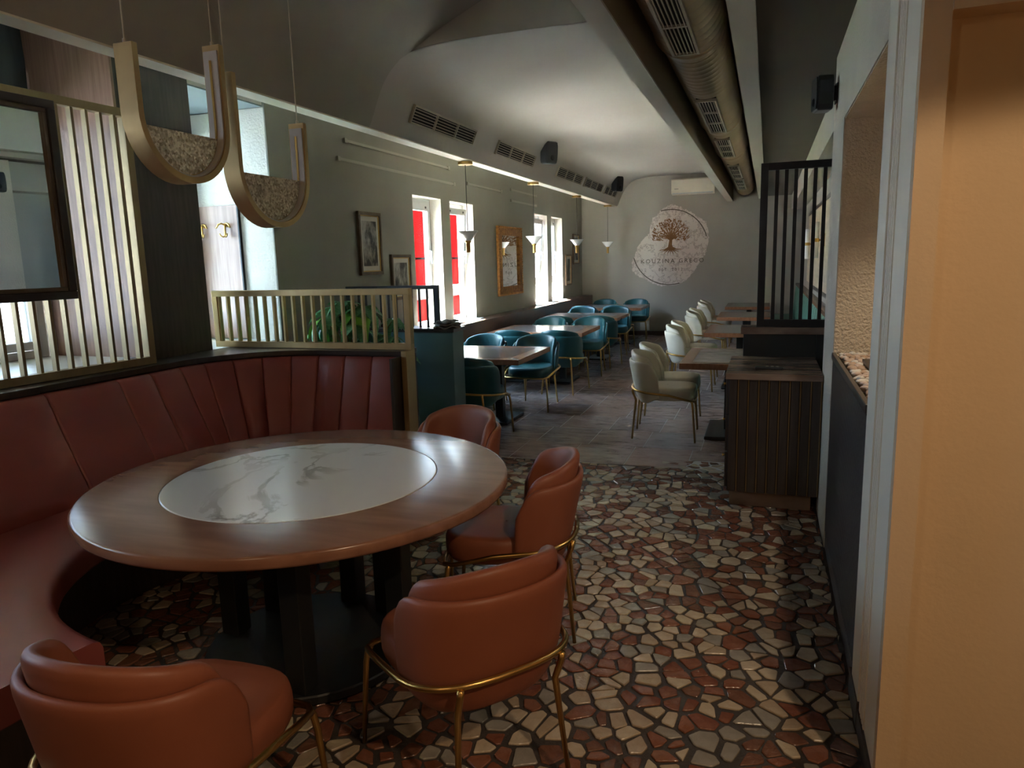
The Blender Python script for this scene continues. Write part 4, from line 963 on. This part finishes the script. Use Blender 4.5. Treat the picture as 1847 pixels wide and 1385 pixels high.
# planter with pebbles
pn=thing('pebble_planter','dark ribbed planter box filled with pale pebbles in the right hand niche','planter',(0,0,0))
MB().box(XR+.012,.86,2.71,4.108,.10,1.045).build('box',DARKW,pn); MB().box(XR+.004,.40,2.705,4.11,.001,.0995).build('plinth',DARKW,pn)
mr=MB().box(-.011,0,-.010,.010,0,.935).mesh('rib',BLACKM); mr.materials[0]=mat('rib_black_oak',(0.030,0.027,0.026),0.45,col2=(0.045,0.04,0.038),nscale=4,stretch=(12,12,1))
k=0; y=2.72
while y<4.10: inst('rib',mr,pn,(XR+.0118,y,.101)); y+=.0275
MB().box(XR-.006,XR+.014,2.705,4.119,1.046,1.078).build('lip',DARKTOP,pn,bevel=.003)
rp_=random.Random(21); pms=[]
for k in range(6):
    bmx=bmesh.new(); bmesh.ops.create_icosphere(bmx,subdivisions=2,radius=1)
    for v in bmx.verts: 
        q=v.co; v.co=Vector((q.x*(1+.15*sin(3*q.y+k)),q.y*(.72+.1*cos(4*q.x+k)),q.z*.55))
    me=bpy.data.meshes.new('pebble'); bmx.to_mesh(me); bmx.free(); me.materials.append(PEBB[k%3]); me.polygons.foreach_set('use_smooth',[True]*len(me.polygons)); pms.append(me)
n=0; pts=[]; tries=0
while n<285 and tries<20000:
    tries+=1
    x=rp_.uniform(XR+.034,.66); y=rp_.uniform(2.80,4.085)
    if .435<x<.80 and 3.13<y<3.75: continue
    if any((x-a)**2+(y-b)**2<.029**2 for a,b in pts): continue
    pts.append((x,y)); s=rp_.uniform(.018,.025)
    inst('pebble',rp_.choice(pms),pn,(x,y,1.066+rp_.uniform(0,.012)),(rp_.uniform(-.3,.3),rp_.uniform(-.3,.3),rp_.uniform(0,6.28)),(s,s,s)); n+=1
ld=thing('burner_cover','dark brown flat metal lid set among the pebbles of the planter','lid',(0,0,0))
MB().box(.455,.80,3.17,3.71,1.0465,1.085).build('tray',BLACKM,ld); MB().box(.437,.82,3.15,3.735,1.0855,1.10).build('lid',mat('bronze_brown_metal',(0.06,0.042,0.028),0.45,0.3),ld,bevel=.002)
# ------------------------------------------------------------------ green booth along the right wall
gb=thing('green_bench','sage green upholstered bench with channelled back along the right wall','bench',(0,0,0))
MB().box(.28,.585,5.62,14.95,.001,.33).build('base',DARKW,gb)
MB().box(.14,.50,5.62,14.95,.331,.45).build('seat',LEA_G,gb,bevel=.02)
y=5.62; me=None
while y<14.9:
    if me is None:
        rows=[]
        for i in range(9):
            u=i/8; b=.022*math.sqrt(max(0,1-(2*u-1)**4)); yy=.002+.306*u
            rows.append([(.585,yy,.44),(.50-b,yy,.44),(.52-b,yy,.75),(.545-b,yy,.97),(.56,yy,1.0),(.585,yy,1.0)])
        q=MB(); q.grid(rows,closed_u=True); q.add(rows[0],[(0,1,2,3,4,5)]); q.add(rows[-1],[(0,1,2,3,4,5)]); me=q.mesh('back_panel',LEA_G,True)
    inst('back_panel',me,gb,(0,y,0)); y+=.311
MB().box(.52,.615,5.62,14.98,1.0005,1.04).build('cap_board',TABLEW2,gb,bevel=.003)
wpn=thing('veneer_panel','pale veneer wall panel with dark trims above the green bench','wall panel',(0,0,0))
MB().box(.600,.617,6.0,12.6,1.16,2.17).build('panel',mat('pale_oak_veneer',(0.50,0.40,0.27),0.45,col2=(0.60,0.49,0.34),nscale=3,stretch=(8,.7,8),detail=6),wpn)
MB().box(.592,.617,6.0,12.62,2.1705,2.215).build('trim_strip',DARKW,wpn); MB().box(.592,.617,6.0,10.8,1.115,1.1595).build('trim_strip',DARKW,wpn)
def sconce(label,y,z):
    r=thing('wall_sconce',label,'wall lamp',(.60,y,z),0,'twin tube sconces above the green bench')
    MB().box(-.02,-.001,-.05,.05,-.07,.07).build('back_plate',BRASS,r); MB().tube([(-.02,0,0),(-.09,0,0)],.012,8).build('arm',BRASS,r)
    MB().lathe([(.001,-.02),(.045,-.02),(.045,.02),(.001,.02)],18,(-.10,0,0)).build('collar',BRASS,r)
    MB().lathe([(.001,.02),(.042,.02),(.042,.20),(.036,.203),(.001,.203)],20,(-.10,0,0)).build('upper_tube',LAMPW,r,smooth=False)
    MB().lathe([(.001,-.203),(.036,-.203),(.042,-.20),(.042,-.02),(.001,-.02)],20,(-.10,0,0)).build('lower_tube',LAMPW,r,smooth=False)
sconce('nearer white twin tube sconce with brass mount behind the black bar screen',9.0,1.74); sconce('further white twin tube sconce with brass mount behind the black bar screen',10.9,1.72)

# ------------------------------------------------------------------ outside
mb=MB(); mb.box(-60,-4.7,-20,60,-.75,-.6); g0=tag(mb.build('street_ground',ASPH),kind='structure')
def outside(name,m,x0,x1,y0,y1,z0,z1): 
    return MB().box(x0,x1,y0,y1,z0,z1)
for (a,b,c,d) in ((-13.2,-9.9,3.0,12.0),(-24,-16,4,22),(-8.0,-6.6,-4,2.0)):
    mb=MB(); mb.box(a,b,c,d,-.598,-.52); tag(mb.build('lawn',GRASS),'strip of green lawn outside the near window','lawn',None,'stuff')
op=thing('street_post','orange painted post outside the near window','post',(-8.0,6.18,-.598)); MB().box(-.12,.12,-.12,.12,.001,1.9).build('shaft',ORGP,op); MB().box(-.13,.13,-.13,.13,1.901,1.95).build('post_cap',WHITEO,op)
wpo=thing('street_post','white painted post outside the near window','post',(-9.5,6.35,-.598)); MB().box(-.09,.09,-.09,.09,.001,2.0).build('shaft',WHITEO,wpo); MB().box(-.11,.11,-.11,.11,2.001,2.04).build('post_cap',WHITEO,wpo)
fe=thing('board_fence','fence of tall red and white painted boards outside the slot windows','fence',(-5.9,0,-.598))
y=8.8; k=0
while y<24:
    red= (y<14.2 and k%5!=3) or (y>=14.2 and k%5==0); w=.42 if red else .30
    MB().box(-.02,.02,y,y+w-.03,.001,3.5).build('board',REDP if red else WHITEO,fe); y+=w; k+=1
for z in (.5,3.0): MB().box(-.075,-.021,8.8,24,z,z+.1).build('rail',BLACKM,fe)
